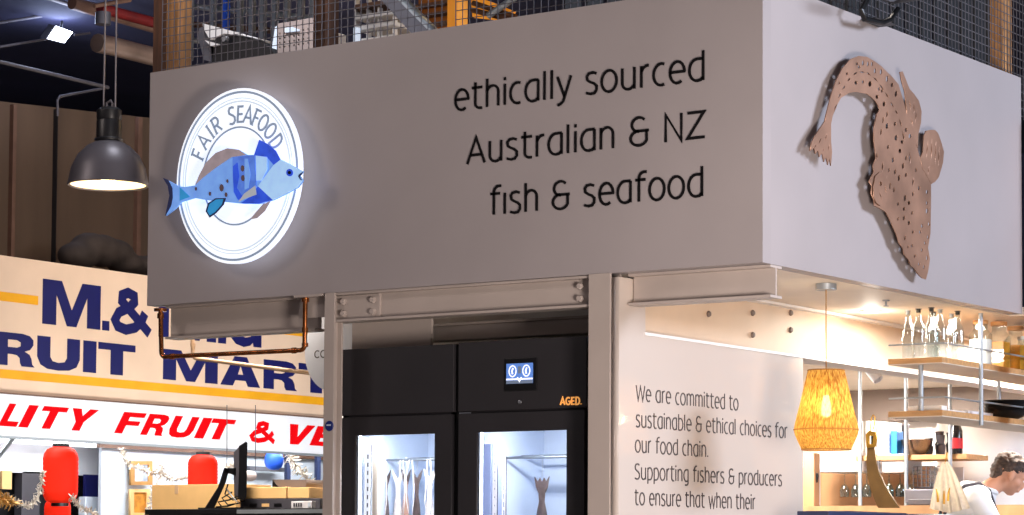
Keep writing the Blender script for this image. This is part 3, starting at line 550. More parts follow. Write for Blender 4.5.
def inner_box(name, u0, u1, v0, y, dy, m, e_):
    a = P(u0, v0, 'y', y); b = P(u1, v0, 'y', y); box(name, (a.x, y, .4), (b.x, y + dy, a.z), m, e_)
slotted(cl, 368, .25, .018, wlz - .03, 'unit'); inner_box('upright_cover', 372.5, 378, 452, .27, .02, 'ceil', cl)
slotted(cr, 495, .26, .012, wrz - .04, 'unit', .008, .003); slotted(cr, 504, .42, .010, wrz - .1, 'unit', .026, .006); inner_box('side_liner', 481, 491, 444, .25, .1, 'innerblue', cr)
for e_, u0, u1, wz in ((cl, 378, 436, wlz), (cr, 504, 570, wrz)):
    for y, z, rr, nm in ((.5, wz - .115, .007, 'hanging_rod'), (.66, wz - .1, .005, 'hanging_rod')):
        tube(nm, [(P(u0, 460, 'y', y).x, y, z), (P(u1, 460, 'y', y).x, y, z)], rr, 'steel', e_)
    box('side_rail', (P(u0 - 6, 455, 'y', .5).x, .48, wz - .125), (P(u0 + 3, 455, 'y', .5).x, .52, wz - .105), 'unit', e_)
def hang_fish(x, y, ztop, L, w, name, label, m, group, tied=True):
    e = empty(name, (x, y, ztop), label, 'fish', group)
    h = bmesh.new(); tb(h, [(x, y, ztop + (.05 if L == .6 and w == .05 else .008)), (x + .004, y, ztop - .03), (x, y, ztop - .07)], .0022, 6); link('hook', h, 'steelw', e, True)
    n = 10; bm = bmesh.new(); rows = []
    prof = [(0, .5), (.05, .42), (.12, .36), (.2, .6), (.4, .95), (.6, 1), (.8, .85), (.93, .5), (1, .12)]
    zt = ztop - .07
    for t, k in prof:
        rows.append([bm.verts.new((x + w * k * math.cos(2 * PI * i / n), y + w * .45 * k * math.sin(2 * PI * i / n), zt - .05 - t * L)) for i in range(n)])
    for a, b in zip(rows, rows[1:]):
        for i in range(n): bm.faces.new((a[i], a[(i + 1) % n], b[(i + 1) % n], b[i]))
    bm.faces.new(rows[0]); bm.faces.new(rows[-1][::-1]); link('body', bm, m, e, True)
    bm = bmesh.new()
    if w < .045: poly(bm, [[(x - w * .35, zt - .07), (x - w * .8, zt - .02), (x - w * 1.0, zt + .015), (x - w * .3, zt - .02), (x, zt - .035), (x + w * .3, zt - .02), (x + w * 1.0, zt + .012), (x + w * .8, zt - .025), (x + w * .35, zt - .07)]], frameY(y + .004), .006)
    else: poly(bm, [[(x - w * .45, zt - .075), (x - w * .72, zt - .045), (x - w * .9, zt + .005), (x - w * .5, zt - .02), (x - w * .25, zt), (x, zt - .022), (x + w * .25, zt), (x + w * .5, zt - .02), (x + w * .9, zt + .008), (x + w * .72, zt - .045), (x + w * .45, zt - .075)]], frameY(y + .004), .006)
    link('tail_fin', bm, 'dskin' if m != 'bone' else m, e)
    return e
G = 'fish hung by the tail in the left cabinet'
i = 0
for fx, y_, L_, w_, m_, lb in ((386, .5, .55, 0.032, 'dskin', 'slim brownish fish hung leftmost in the left cabinet'), (398, .5, .6, 0.039, 'bone', 'pale silvery fish hung at the centre of the left cabinet'), (393, .64, .55, 0.034, 'bone', 'pale fish hanging at the rear behind the central fish of the left cabinet'),
        (406, .5, .5, 0.030, 'meat', 'pinkish brown fish hung just right of centre in the left cabinet'), (417, .5, .62, 0.034, 'dskin', 'dark fish tied with string in the left cabinet'), (430, .5, .6, 0.039, 'bone', 'pale fish hung at the right edge of the left cabinet window')):
    hang_fish(P(fx, 470, 'y', y_).x, y_, wlz - .108 if y_ < .6 else wlz - .095, L_, w_, 'hanging_fish', lb, m_, G)
pf = P(542, 470, 'y', .5)
hang_fish(pf.x, .5, wrz - .15, .6, .05, 'hanging_fish', 'brown fish hung tail up alone in the right cabinet', 'dskin', None)
for k in (0, 2, 3, 5):   # loops of string on the left rod
    x = P(384 + 9 * k, 460, 'y', .49).x; z = wlz - .115
    tag(tube('string_tie', [(x - .01, .49, z), (x - .03 + .01 * (k % 3), .485, z - .1), (x - .01 - .012 * (k % 2), .485, z - .22), (x + .008, .485, z - .34), (x + .022, .485, z - .22), (x + .02, .488, z - .1), (x + .008, .49, z)], .0032, 'bone', None, 6), 'white string loop hanging from the rod of the left cabinet', 'string', 'string loops in the left cabinet')

# ================================================================== COPPER PIPES
def pipe(name, px, ax, c, r, m, label, flange=()):
    pts = [P(u, v, ax, c) for u, v in px]
    # rounded corners
    q = [pts[0]]
    for a, b, d in zip(pts, pts[1:], pts[2:]):
        f = min(.03, (b - a).length / 3); g = min(.03, (d - b).length / 3)
        s_, e_ = b + (a - b).normalized() * f, b + (d - b).normalized() * g
        for t in (0, .25, .5, .75, 1): q.append(s_.lerp(b, t).lerp(b.lerp(e_, t), t))
    q.append(pts[-1]); e = empty(name, pts[0], label, 'pipe')
    tube('pipe_run', q, r, m, e, 10)
    for f in flange:
        p = P(*f[:2], ax, c); lathe('fitting', p, [(0, -f[3]), (f[2], -f[3]), (f[2], f[3]), (0, f[3])], m, e, 14, f[4])
    return e
pipe('copper_pipe', [(160.5, 309), (161.5, 357), (304.5, 350), (305.5, 297)], 'y', .03, .0125, 'copper', 'copper pipe loop hanging under the left end of the fascia',
     [(160.5, 310, .035, .008, (0, 0, 1)), (160.5, 316, .018, .014, (0, 0, 1)), (305, 330, .017, .012, (0, 0, 1)), (305, 345, .017, .01, (0, 0, 1)), (305.5, 300, .02, .01, (0, 0, 1)), (172, 356.5, .016, .012, (1, 0, 0)), (294, 350.5, .016, .012, (1, 0, 0))])
pipe('conduit', [(192.5, 335), (193, 358), (324, 375)], 'y', 1.0, .012, 'cond', 'beige conduit sloping behind the copper pipe', [(193, 345, .016, .01, (0, 0, 1))])
p = P(334, 352, 'y', .6); e = empty('round_sign', p, 'white round sign half hidden behind the narrow column', 'sign')
c = P(332, 350, 'y', .6); r_ = .19
bm = bmesh.new(); poly(bm, [[(c.x + r_ * math.cos(i * PI / 24), c.z + .225 * math.sin(i * PI / 24)) for i in range(48)]], frameY(.61), .01); link('board', bm, 'signw', e)
bm = bmesh.new(); a = P(314.5, 358, 'y', .6); b = P(326, 357.5, 'y', .6); write(bm, 'CO', a.x, b.x, a.z, .04, frameY(.6), .13, .002, .14); link('text', bm, 'grey_ink', e)

# ================================================================== ROOF: POSTS, MESH
def post(x0, x1, y0, y1, z0, z1, label, m='woodp'):
    return tag(box('timber_post', (x0, y0, z0), (x1, y1, z1), m, None, .004), label, 'post')
RZ = 3.6
def at_front(u): return P(u, 30, 'y', .3).x
post(at_front(153), at_front(166), .3, .42, RZ, 4.9, 'dark timber post on the kiosk roof at its far left end')
post(at_front(166.2), at_front(178), .3, .42, RZ, 4.9, 'lighter right face of the dark post at the far left of the roof, as a separate box', 'woodl')  # paler box painted as the light-catching face of the dark post
post(at_front(313), at_front(325), .3, .42, RZ, 4.9, 'dark timber post on the roof right of the perforated box')
post(P(447, 20, 'y', .6).x, P(457, 20, 'y', .6).x, .6, .70, RZ, 4.9, 'yellow lit timber post on the roof above the slogan', 'orange')  # post glows by emission, standing in for yellow light on the timber
yr0 = P(1003, 40, 'x', -.12).y; yr1 = P(1012, 40, 'x', -.12).y
post(-.2, -.12, yr0, yr1, RZ, 4.9, 'pale orange timber post at the right end of the roof mesh', 'woodl')
def wires(bm, a, b, z0, z1, ax, c, step=.044, r=.0019):
    n = int((b - a) / step)
    for i in range(n + 1):
        t = a + i * step
        if ax == 'y': bx(bm, (t - r, c - r, z0), (t + r, c + r, z1))
        else: bx(bm, (c - r, t - r, z0), (c + r, t + r, z1))
    z = z0 + .02
    while z < z1:
        if ax == 'y': bx(bm, (a, c + r, z - r), (b, c + 3 * r, z + r))
        else: bx(bm, (c - 3 * r, a, z - r), (c - r, b, z + r))
        z += step * 1.05
for nm, a, b, ax, c, lb in (('wire_mesh_panel', at_front(166), at_front(447), 'y', .27, 'square wire mesh screen along the roof over the round sign and slogan'), ('wire_mesh_panel', at_front(459), -.1, 'y', .27, 'square wire mesh screen on the roof right of the yellow post'), ('wire_mesh_panel', .1, 3.3, 'x', -.1, 'square wire mesh screen on the roof above the metal fish')):
    bm = bmesh.new(); wires(bm, a, b, RZ, 4.6, ax, c); tag(link(nm, bm, 'galv'), lb, 'mesh screen', 'wire mesh screens on the kiosk roof')
# things on the roof
def px_box(name, u0, v0, u1, v1, y, dy, m, parent=None, bev=.004):
    a = P(u0, v1, 'y', y); b = P(u1, v0, 'y', y); return box(name, (a.x, y, a.z), (b.x, y + dy, b.z), m, parent, bev)
e = empty('cooling_unit', P(235, 60, 'y', 1.3), 'grey and dark cooling unit with white hood behind the roof mesh', 'cooling unit')
Y = 1.3
flat('hood_side', [(199, 28), (206, 26), (214, 45), (212, 62), (204, 60), (198, 38)], 'y', Y, .3, 'greyb', e)
flat('hood_top', [(205, 24), (240, 33), (246, 36), (226, 34), (212, 40), (206, 30)], 'y', Y, .3, 'white', e, n=.02)
flat('hood_lip', [(208, 41), (222, 45), (214, 47)], 'y', Y, .3, 'white', e, n=.03)
flat('casing', [(211, 47), (216, 38), (228, 34), (262, 42), (274, 52), (275, 70), (212, 70)], 'y', Y, .28, 'black', e)
lathe('latch', P(230, 40, 'y', Y) + Vector((0, -.03, 0)), [(0, .03), (.02, .03), (.02, 0), (0, 0)], 'steelw', e, 10, (0, -1, 0))
e = empty('perforated_box', P(295, 60, 'y', 1.0), 'pale perforated metal box behind the roof mesh', 'box')
hs = []
for i in range(7):
    for j in range(4):
        u0 = 280 + i * 4.7; v0 = 33 + j * 4.6 - i * .75; hs.append([(u0, v0), (u0 + 1.9, v0), (u0 + 1.9, v0 + 1.9), (u0, v0 + 1.9)])
flat('front_panel', [(278, 24), (314, 18), (314, 50), (278, 56)], 'y', 1.0, .01, 'perf', e, hs)
px_box('carcass', 278, 26, 314, 50, 1.02, .3, 'ceil', e)
flat('window', [(287, 28.5), (294, 27.5), (301, 30), (301, 31.5), (287, 33)], 'y', 1.0, .01, 'paleglow', e, n=.01)
flat('side_panel', [(272, 48), (275, 27), (278, 25), (278, 50)], 'y', 1.05, .25, 'paleglow', e)  # plain box panel given a weak emission of its own
# background clutter of the hall seen through the mesh
e = empty('steel_rack', P(240, 40, 'y', 5), 'white and blue lattice rack far behind the roof mesh', 'rack')
for u in (186, 209, 222, 236, 248, 259, 271, 283, 297, 309):
    a = P(u, 60, 'y', 5); b = P(u, -20, 'y', 5); box('upright', (a.x, 5, a.z), (a.x + .035, 5.05, b.z), 'alu' if u != 222 else 'blue', e)
for v0, v1 in ((6, 18), (24, 34), (40, 46)):
    a = P(186, v0, 'y', 5.1); b = P(312, v1, 'y', 5.1); tube('rail', [a, b], .025, 'brownb' if v0 == 24 else 'alu', e)
e = empty('steel_brace', P(400, 20, 'y', 2), 'dark diagonal steel brace behind the roof mesh', 'brace')
flat('web', [(372, -10), (388, -10), (432, 34), (412, 34)], 'y', 2.0, .06, 'greyb', e); flat('flange', [(388, -10), (391, -10), (435, 34), (432, 34)], 'y', 1.98, .12, 'alu', e)
e = empty('lit_shelving', P(365, 30, 'y', 4), 'pale lit shelving with brown trays between the timber post and the brace', 'shelving')
for u in (354, 366, 377, 392): px_box('upright', u, -15, u + 2, 48, 4, .05, 'white', e)
for v, m in ((3, 'brownb'), (14, 'white'), (25, 'white'), (38, 'white')): px_box('shelf', 354, v, 394, v + 1.6, 3.95, .3, m, e)
px_box('tray', 356, 5, 370, 12, 4.02, .2, 'brownb', e); px_box('light_panel', 353, 27, 357, 42, 3.9, .05, 'paleglow', e)
e = empty('orange_screen_wall', P(440, 20, 'y', 6), 'orange lit wall with dark shelves behind the roof mesh', 'wall panel')
px_box('wall_panel', 418, -20, 452, 34, 6, .1, 'odim', e)  # emission in the panel colour stands in for orange light on the wall
for v in (2, 12, 22): px_box('shelf', 412, v, 452, v + 3, 5.85, .1, 'brownb', e)
e = empty('orange_window', P(500, 12, 'y', 5), 'row of orange lit panes behind dark bars above the slogan', 'window')
flat('lit_pane', [(472, -4), (492, 2), (516, 12), (512, 22), (474, 18)], 'y', 5.0, .02, 'orange', e)
for q in ((473, 3, 516, 17), (472, 10, 512, 20)): tube('bar', [P(q[0], q[1], 'y', 4.97), P(q[2], q[3], 'y', 4.97)], .02, 'woodp', e)
tube('bar', [P(488, 16, 'y', 4.9), P(520, -6, 'y', 4.9)], .025, 'alu', e)
# right floodlight
e = empty('floodlight', P(885, 12, 'x', .12), 'black floodlight bracketed above the side fascia', 'floodlight')
q = [P(u, v, 'x', .08) for u, v in ((868, -12), (906, -4), (893, 4), (866, -5))]
bm = bmesh.new(); a = [bm.verts.new(p + Vector((d, 0, 0))) for p in q for d in (0, .18)]
bmesh.ops.convex_hull(bm, input=bm.verts); link('housing', bm, 'black', e)
bm = bmesh.new(); q2 = [P(u, v, 'x', .285) for u, v in ((871, -9), (903, -3), (892, 2), (870, -4))]; prism(bm, q2, (.004, 0, 0)); link('lens', bm, 'greyd', e)
tube('bracket', [P(867, 0, 'x', .1), P(861, 10, 'x', .1), P(864, 19, 'x', .1), P(882, 23, 'x', .1), P(890, 20, 'x', .1), P(898, 9, 'x', .1)], .014, 'black2', e, 8)
px = [P(u, v, 'x', .02) for u, v in ((864, 19), (882, 25))]; box('mount_plate', (0.001, px[0].y, px[1].z - .01), (.1, px[1].y, px[0].z), 'black', e)
# dark boarding behind the right mesh
e = empty('storage_screen', (-1.6, 3, 3.6), 'dark grey slatted screen far behind the right roof mesh', 'screen')
for i in range(26): box('slat', (-1.7, .9 + i * .22, 3.6), (-1.68, 1.06 + i * .22, 5.4), 'slat', e)
post(.02, .16, 3.02, 3.2, 0, 3.55, 'orange brown timber post at the extreme right edge of the photo', 'woodl')
# ================================================================== INTERIOR BAR
e = empty('woven_pendant_lamp', (-.176, .971, 1.66), 'amber woven straw pendant lamp glowing beside the text board', 'lamp')
C = Vector((-.176, .971, 0))
lathe('canopy', C, [(0, 2.45), (.052, 2.45), (.052, 2.42), (0, 2.42)], 'alu', e, 24)
tube('cord', [C + Vector((0, 0, 2.42)), C + Vector((0, 0, 2.0))], .003, 'rim', e, 6)
prof = [(.088, 2.022), (.105, 1.95), (.128, 1.85), (.15, 1.765), (.157, 1.728), (.15, 1.7), (.128, 1.652), (.118, 1.63)]
bm = bmesh.new(); n = 110   # ribbed skin of straw cords
rings = []
for r, z in prof: rings.append([bm.verts.new((C.x + (r + (.0025 if k % 2 else 0)) * math.cos(2 * PI * k / n), C.y + (r + (.0025 if k % 2 else 0)) * math.sin(2 * PI * k / n), z)) for k in range(n)])
for a, b in zip(rings, rings[1:]):
    for k in range(n): bm.faces.new((a[k], a[(k + 1) % n], b[(k + 1) % n], b[k]))
link('lamp_shade', bm, 'straw', e, True)
for r, z in ((.09, 2.022), (.159, 1.728), (.12, 1.63)):
    bm = bmesh.new(); tb(bm, [(C.x + r * math.cos(2 * PI * k / 40), C.y + r * math.sin(2 * PI * k / 40), z) for k in range(41)], .0035, 6); link('hoop', bm, 'rim', e, True)
for k in range(3):
    a = 2 * PI * k / 3; tube('spoke', [(C.x, C.y, 2.02), (C.x + .09 * math.cos(a), C.y + .09 * math.sin(a), 2.022)], .002, 'rim', e, 5)
lathe('socket', C, [(0, 2.0), (.02, 2.0), (.022, 1.9), (0, 1.9)], 'rim', e, 14)
lathe('bulb', C, [(0, 1.9), (.015, 1.895), (.018, 1.87), (.026, 1.835), (.023, 1.8), (0, 1.787)], 'bulb', e, 18)
# downlights and sprinkler on the ceiling
p = P(871, 311, 'z', 2.452); e = empty('ceiling_downlight', p, 'round white downlight in the cream ceiling', 'downlight')
lathe('trim_ring', p, [(.045, 0), (.065, -.002), (.065, -.006), (.045, -.006), (.045, 0)], 'white', e, 28); lathe('lens', p, [(0, -.004), (.045, -.004), (.045, 0), (0, 0)], 'spot', e, 28)
p = P(886, 300, 'z', 2.452); e = empty('sprinkler', p, 'small metal sprinkler head in the cream ceiling', 'sprinkler')
lathe('escutcheon', p, [(0, 0), (.02, 0), (.018, -.006), (0, -.006)], 'steel', e, 16); lathe('head', p, [(0, -.006), (.006, -.006), (.006, -.03), (.014, -.03), (.014, -.034), (0, -.034)], 'steel', e, 12)
# hanging shelf rack
SX, SYL, ZU, ZL = -.15, 2.27, 2.148, 1.862
rack = empty('hanging_shelf', (-.3, 3, ZL), 'two tier plywood shelf hung from the ceiling on grey rods', 'shelf')
for z, th in ((ZU, .03), (ZL, .03)):
    box('shelf_board', (-.47, SYL, z), (SX, 5.0, z + th), 'wood', rack, .002)
    box('board_lining', (-.468, SYL + .002, z - .004), (SX - .002, 5.0, z), 'ceil', rack)
RD = .0125
for x, y in ((SX + .006, 2.76), (SX + .006, 4.3)): tube('rod', [(x, y, ZL - .03), (x, y, 2.452)], RD, 'alu', rack)
for u, y in ((921, 2.34),):
    p = P(u, 400, 'y', y); tube('rod', [(p.x, y, ZL), (p.x, y, ZU)], .014, 'alu', rack)
p = P(999, 400, 'x', -.44); tube('rod', [(-.44, p.y, ZL), (-.44, p.y, ZU)], .012, 'alu', rack)
for z in (ZU + .105, ZL + .1): tube('guard_rail', [(-.47, SYL + .01, z), (SX + .006, SYL + .01, z), (SX + .006, 5.0, z)], .005, 'alu', rack, 8)
# bottles on the upper board
zb = ZU + .0315
def bottle(loc, h, r, cap, label):
    e = empty('glass_bottle', loc, label, 'bottle', 'clear glass bottles on the top hanging shelf'); x, y, z = loc
    lathe('bottle_body', loc, [(0, 0), (r, .002), (r, h * .56), (r * .85, h * .66), (r * .42, h * .78), (r * .38, h * .95), (r * .45, h * .955), (r * .45, h)], 'glassb', e, 18)
    lathe('stopper', loc, [(0, h * .93), (r * .36, h * .93), (r * .36, h), (r * .52, h), (r * .52, h + .014), (0, h + .014)], cap, e, 14)
    return e
bl = [(-.42, 2.42, 'steelw', 'clear bottle with metal cap, leftmost on the top shelf'), (-.33, 2.36, 'black2', 'clear bottle with dark stopper, second from the left on the top shelf'), (-.24, 2.44, 'steelw', 'clear bottle with metal cap behind the dark stoppered pair'), (-.24, 2.33, 'black2', 'clear bottle with dark stopper at the middle of the row'),
      (-.33, 2.55, 'black2', 'clear bottle set at the back of the row'), (-.2, 2.58, 'black2', 'clear bottle with dark stopper, nearest the front rod of the shelf'), (-.29, 2.7, 'steelw', 'clear bottle half hidden behind the shelf rod')]
for x, y, c, lb in bl: bottle((x, y, zb), .27, .034, c, lb)
def jar(x, y, r, h, fill, lid, label, sq=False):
    e = empty('storage_jar', (x, y, zb), label, 'jar', 'filled jars on the top hanging shelf'); n = 4 if sq else 20
    lathe('jar_glass', (x, y, zb), [(0, 0), (r, .002), (r, h * .72), (r * .6, h * .85), (r * .6, h)], 'glassb', e, n)
    lathe('contents', (x, y, zb), [(0, .004), (r * .93, .005), (r * .93, h * .6), (0, h * .62)], fill, e, n)
    lathe('lid', (x, y, zb), [(0, h * .97), (r * .66, h * .97), (r * .66, h * 1.06), (0, h * 1.07)], lid, e, 20)
jar(-.22, 2.93, .065, .235, 'flour', 'wood', 'round jar of pale flour behind the shelf rod')
jar(-.235, 3.22, .07, .25, 'honey', 'wood', 'tall square jar of amber liquid just right of the shelf rod', True)
jar(-.22, 3.42, .07, .24, 'honey', 'wood', 'second square jar of darker amber contents on the top shelf', True)
jar(-.245, 3.62, .07, .2, 'dark', 'steelw', 'jar of dark purple contents at the right end of the top shelf')
jar(-.25, 3.82, .07, .2, 'flour', 'steelw', 'jar with metal lid at the right edge of the picture')
# things on the lower board
zl = ZL + .0315
for k, (y, r) in enumerate(((3.36, .125),)):
    e = empty('bowl_stack', (-.26, y, zl), 'stack of black bowls at the right of the lower hanging shelf', 'bowls')
    for j in range(4): lathe('bowl', (-.26, y, zl + j * .02), [(0, 0), (r * .5, .0), (r * .85, .02), (r, .05), (r * .95, .05), (r * .8, .025), (0, .008)], 'black2', e, 28)
for j, (y0, y1, h, m, lb) in enumerate(((2.45, 2.68, .012, 'paper', 'white papers lying flat on the lower hanging shelf'), (2.72, 3.05, .02, 'unit', 'white tray beside the black bowls on the lower hanging shelf'), (2.37, 2.44, .03, 'paper', 'folded white napkins at the left end of the lower hanging shelf'))):
    tag(box(('paper_stack', 'tray', 'napkin_stack')[j], (-.4, y0, zl), (-.2, y1, zl + h), m, None, .002), lb, ('papers', 'tray', 'napkins')[j])
# back shelving
BY = 5.5
def pB(u, v, y=BY): return P(u, v, 'y', y)
e = empty('back_shelf', pB(900, 455), 'plywood shelf on grey poles along the back of the bar', 'shelf')
a = pB(855, 447); b = pB(967, 456); zS = .5 * (a.z + b.z) ; zS = 1.80
box('shelf_board', (a.x, BY, zS - .035), (b.x, BY + .35, zS), 'wood', e, .003)
for u, v0 in ((860, 300), (906, 300), (950, 300)):
    p = pB(u, 400, BY - .02); tube('pole', [(p.x, BY - .02, 1.0 if u != 860 else 1.3), (p.x, BY - .02, 2.451)], .014, 'alu', e)
box('bracket', (pB(867, 450).x, BY - .012, zS - .09), (pB(880, 450).x, BY - .0, zS - .035), 'greyd', e)
zS += .0015
def vbox(name, u0, u1, v0, y, dy, m, label=None, cat=None, group=None, z0=None, parent=None, bev=.003):
    a = P(u0, v0, 'y', y); b = P(u1, v0, 'y', y); o = box(name, (a.x, y, z0 if z0 is not None else zS), (b.x, y + dy, a.z), m, parent, bev)
    return tag(o, label, cat, group)
vbox('recipe_box', 862, 876, 421, BY + .03, .2, 'paper', 'white box at the left end of the back shelf', 'box')
vbox('recipe_box', 877, 889, 422, BY + .03, .2, 'unit', 'off white box next to the blue pack on the back shelf', 'box')
vbox('blue_pack', 891, 897, 431, BY + .03, .1, 'bluep', 'bright blue pack on the back shelf', 'pack')
vbox('clear_tub', 898, 905, 424, BY + .26, .07, 'greyb', 'grey tub behind the second pole of the back shelf', 'tub')
p = pB(918, 430, BY + .14); lathe_o = lathe('steel_bowl', (p.x, BY + .12, zS), [(0, 0), (.05, 0), (.09, .04), (.108, .1), (.112, .105), (.104, .105), (.08, .045), (0, .01)], 'steelb', None, 28)
tag(lathe_o, 'polished steel mixing bowl on the back shelf', 'bowl')
for k, (u, h) in enumerate(((928, .12), (934, .17), (940, .14), (945, .16))):
    p = pB(u + 2, 440, BY + .26); o = lathe('pepper_mill', (p.x, BY + .24 + .08 * (k % 2), zS), [(0, 0), (.025, 0), (.034, h * .5), (.022, h * .6), (.03, h), (0, h)], 'dark' if k % 2 else 'greyd', None, 14)
    tag(o, ('dark pepper mill beside the steel bowl', 'tall black brown mill behind the bowl', 'grey mill in the middle of the mill row', 'dark mill left of the red labelled bottle')[k], 'mill', 'mills on the back shelf')
p = pB(956, 440, BY + .12); e = empty('dark_bottle', (p.x, BY + .12, zS), 'black bottle with red label at the right end of the back shelf', 'bottle')
lathe('bottle_body', (p.x, BY + .12, zS), [(0, 0), (.045, 0), (.045, .16), (.018, .23), (.016, .29), (0, .29)], 'bottleblk', e, 20); lathe('bottle_label', (p.x, BY + .12, zS), [(.046, .04), (.0465, .04), (.0465, .11), (.046, .11)], 'redl', e, 20)
# unit beneath the back shelf
vbox('wall_unit', 817, 864, 451, BY + .02, .3, 'unit', 'long white wall unit below the back shelf, left piece', 'unit', z0=1.69, bev=.015)
vbox('wall_unit', 878, 904, 454, BY + .02, .3, 'unit', 'small white wall unit below the back shelf with black dot', 'unit', z0=1.68, bev=.015)
tag(box('wall_bar_panel', (pB(802, 470).x - .3, BY + .4, 0), (pB(908, 470).x, BY + .44, 1.74), 'backwood'), 'warm timber panelling behind the hanging glasses', kind=K)
vbox('door_jamb', 803, 814, 453, BY - .5, .08, 'backwood', 'warm lit timber jamb right of the text board', 'jamb', z0=0)
vbox('jamb_strip', 815, 817, 453, BY - .4, .05, 'white', 'thin white strip beside the timber jamb', 'strip', z0=0)
p = P(816.5, 476, 'y', BY - .46); o = lathe('wall_hook', (p.x, p.y, p.z), [(0, .02), (.012, .018), (.016, .0), (.01, -.04), (0, -.05)], 'black2', None, 10); tag(o, 'small black hook on the jamb under the woven lamp', 'hook')
# hanging wine glasses
GG = 'wine glasses hanging upside down below the back shelf'
def wineglass(x, y, z):
    o = lathe('wine_glass', (x, y, z), [(.032, 0), (.03, -.004), (.004, -.008), (.004, -.07), (.02, -.085), (.034, -.12), (.03, -.165), (.0285, -.165), (.032, -.12), (.018, -.087), (.0, -.078)], 'glassb', None, 16, origin=(x, y, z))
    return tag(o, 'upside down wine glass hanging in a row below the white units', 'wine glass', GG)
g0 = wineglass(pB(838, 470).x, BY + .1, 1.685)
for k in range(1, 12):
    u = 838 + 5.6 * k; g = g0.copy(); COL.objects.link(g); g.location = (pB(u, 470).x, BY + .1 + (.08 if k % 2 else 0), 1.685)
tag(box('glass_rail', (pB(834, 470).x, BY + .05, 1.686), (pB(903, 470).x, BY + .07, 1.692), 'alu'), 'thin rail the wine glasses hang from', 'rail')
# basket, microwave
e = empty('wire_basket', pB(930, 478), 'dark wire basket under the right part of the back shelf', 'basket')
a = pB(913, 487, BY + .05); b = pB(948, 466, BY + .05); bm = bmesh.new()
for i in range(9): x = a.x + (b.x - a.x) * i / 8; bx(bm, (x - .003, BY + .05, a.z), (x + .003, BY + .056, b.z))
for i in range(6): z = a.z + (b.z - a.z) * i / 5; bx(bm, (a.x, BY + .056, z - .003), (b.x, BY + .062, z + .003))
link('front_grid', bm, 'greyd', e); box('back_panel', (a.x, BY + .3, a.z), (b.x, BY + .31, b.z), 'unit', e); box('base_panel', (a.x, BY + .06, a.z - .01), (b.x, BY + .31, a.z), 'greyd', e)
for u0, u1, v0, v1, m, nm, lb in ((905, 960, 489, 503, 'greyb', 'grey_worktop_box', 'grey box on the worktop below the wire basket'), (908, 934, 499, 505, 'greyd', 'shallow_tray', 'dark shallow tray left of the hanging tea towel')):
    a = P(u0, v1, 'y', BY - .1 if m == 'greyb' else BY - .4); b = P(u1, v0, 'y', a.y); tag(box(nm, (a.x, a.y, a.z), (b.x, a.y + .15, b.z), m, None, .004), lb, 'box' if m == 'greyb' else 'tray')
tag(box('back_worktop', (-2.5, BY - .55, 1.36), (-.6, BY + .3, pB(900, 505, BY - .5).z - .004), 'backwood'), 'long timber worktop at the back of the bar', 'worktop')
p = pB(985, 460, 6.6); o = lathe('white_duct', (p.x, 6.6, 0.0), [(0, 0), (.34, 0), (.34, 2.12), (0, 2.12)], 'white', None, 40); tag(o, 'large white cylinder behind the person', 'cylinder')
tag(box('cool_room_door', (-1.25, 7.5, 0), (-.3, 7.55, 2.1), 'wfar'), 'pale grey door behind the person at the right', 'door')
# tea towel
p = P(945, 462, 'y', 3.9); e = empty('tea_towel', p, 'cream tea towel hanging from a hook', 'tea towel')
bm = bmesh.new(); n = 30; rows = []
for j in range(9):
    t = j / 8; row = []
    for i in range(n + 1):
        s = i / n * 2 - 1; w = .02 + .115 * t ** .75; x = p.x + s * w + .045 * t; y = p.y - .04 * t + .014 * t * math.sin(i * .9 + 1) ; z = p.z - .31 * t + .03 * t * abs(s)
        row.append(bm.verts.new((x, y, z)))
    rows.append(row)
for a, b in zip(rows, rows[1:]):
    for i in range(n): bm.faces.new((a[i], a[i + 1], b[i + 1], b[i]))
bmesh.ops.solidify(bm, geom=bm.faces[:], thickness=.004); link('cloth', bm, 'cloth', e, True)
tube('hook', [p + Vector((0, 0, -.01)), p + Vector((0, .02, .03)), p + Vector((0, .03, .06))], .004, 'brass', e, 6)
for k, (u, v) in enumerate(((938, 497), (944, 499), (948, 496))):
    q = P(u, v, 'y', 3.7); o = tube('brass_tool', [q + Vector((0, 0, -.03)), q + Vector((.004 * (k - 1), 0, .02)), q + Vector((.012 * (k - 1), 0, .05))], [.008, .007, .003], 'brass', None, 8)
    tag(o, ('short brass tool left of the group before the towel', 'middle brass tool before the towel', 'tallest brass tool right of the group before the towel')[k], 'tool', 'brass tools before the tea towel')
# counter
a = P(803, 510, 'x', -.3); b = P(925, 510.5, 'x', -.3)
e = empty('bar_counter', (-.3, 2.5, 0), 'navy fronted bar counter with glass top edge at the bottom', 'counter')
box('counter_front', (-.46, 1.2, 0), (-.28, 2.37, a.z), 'navylam', e, .004); box('counter_front', (-.46, 2.372, 0), (-.28, 6.0, a.z - .02), 'navylam', e, .004)
box('counter_top', (-.47, 2.37, a.z - .015), (-.25, 6.0, a.z + .005), 'wfar', e, .002); box('raised_pad', (-.45, 1.5, a.z), (-.33, 2.2, a.z + .006), 'greyd', e)
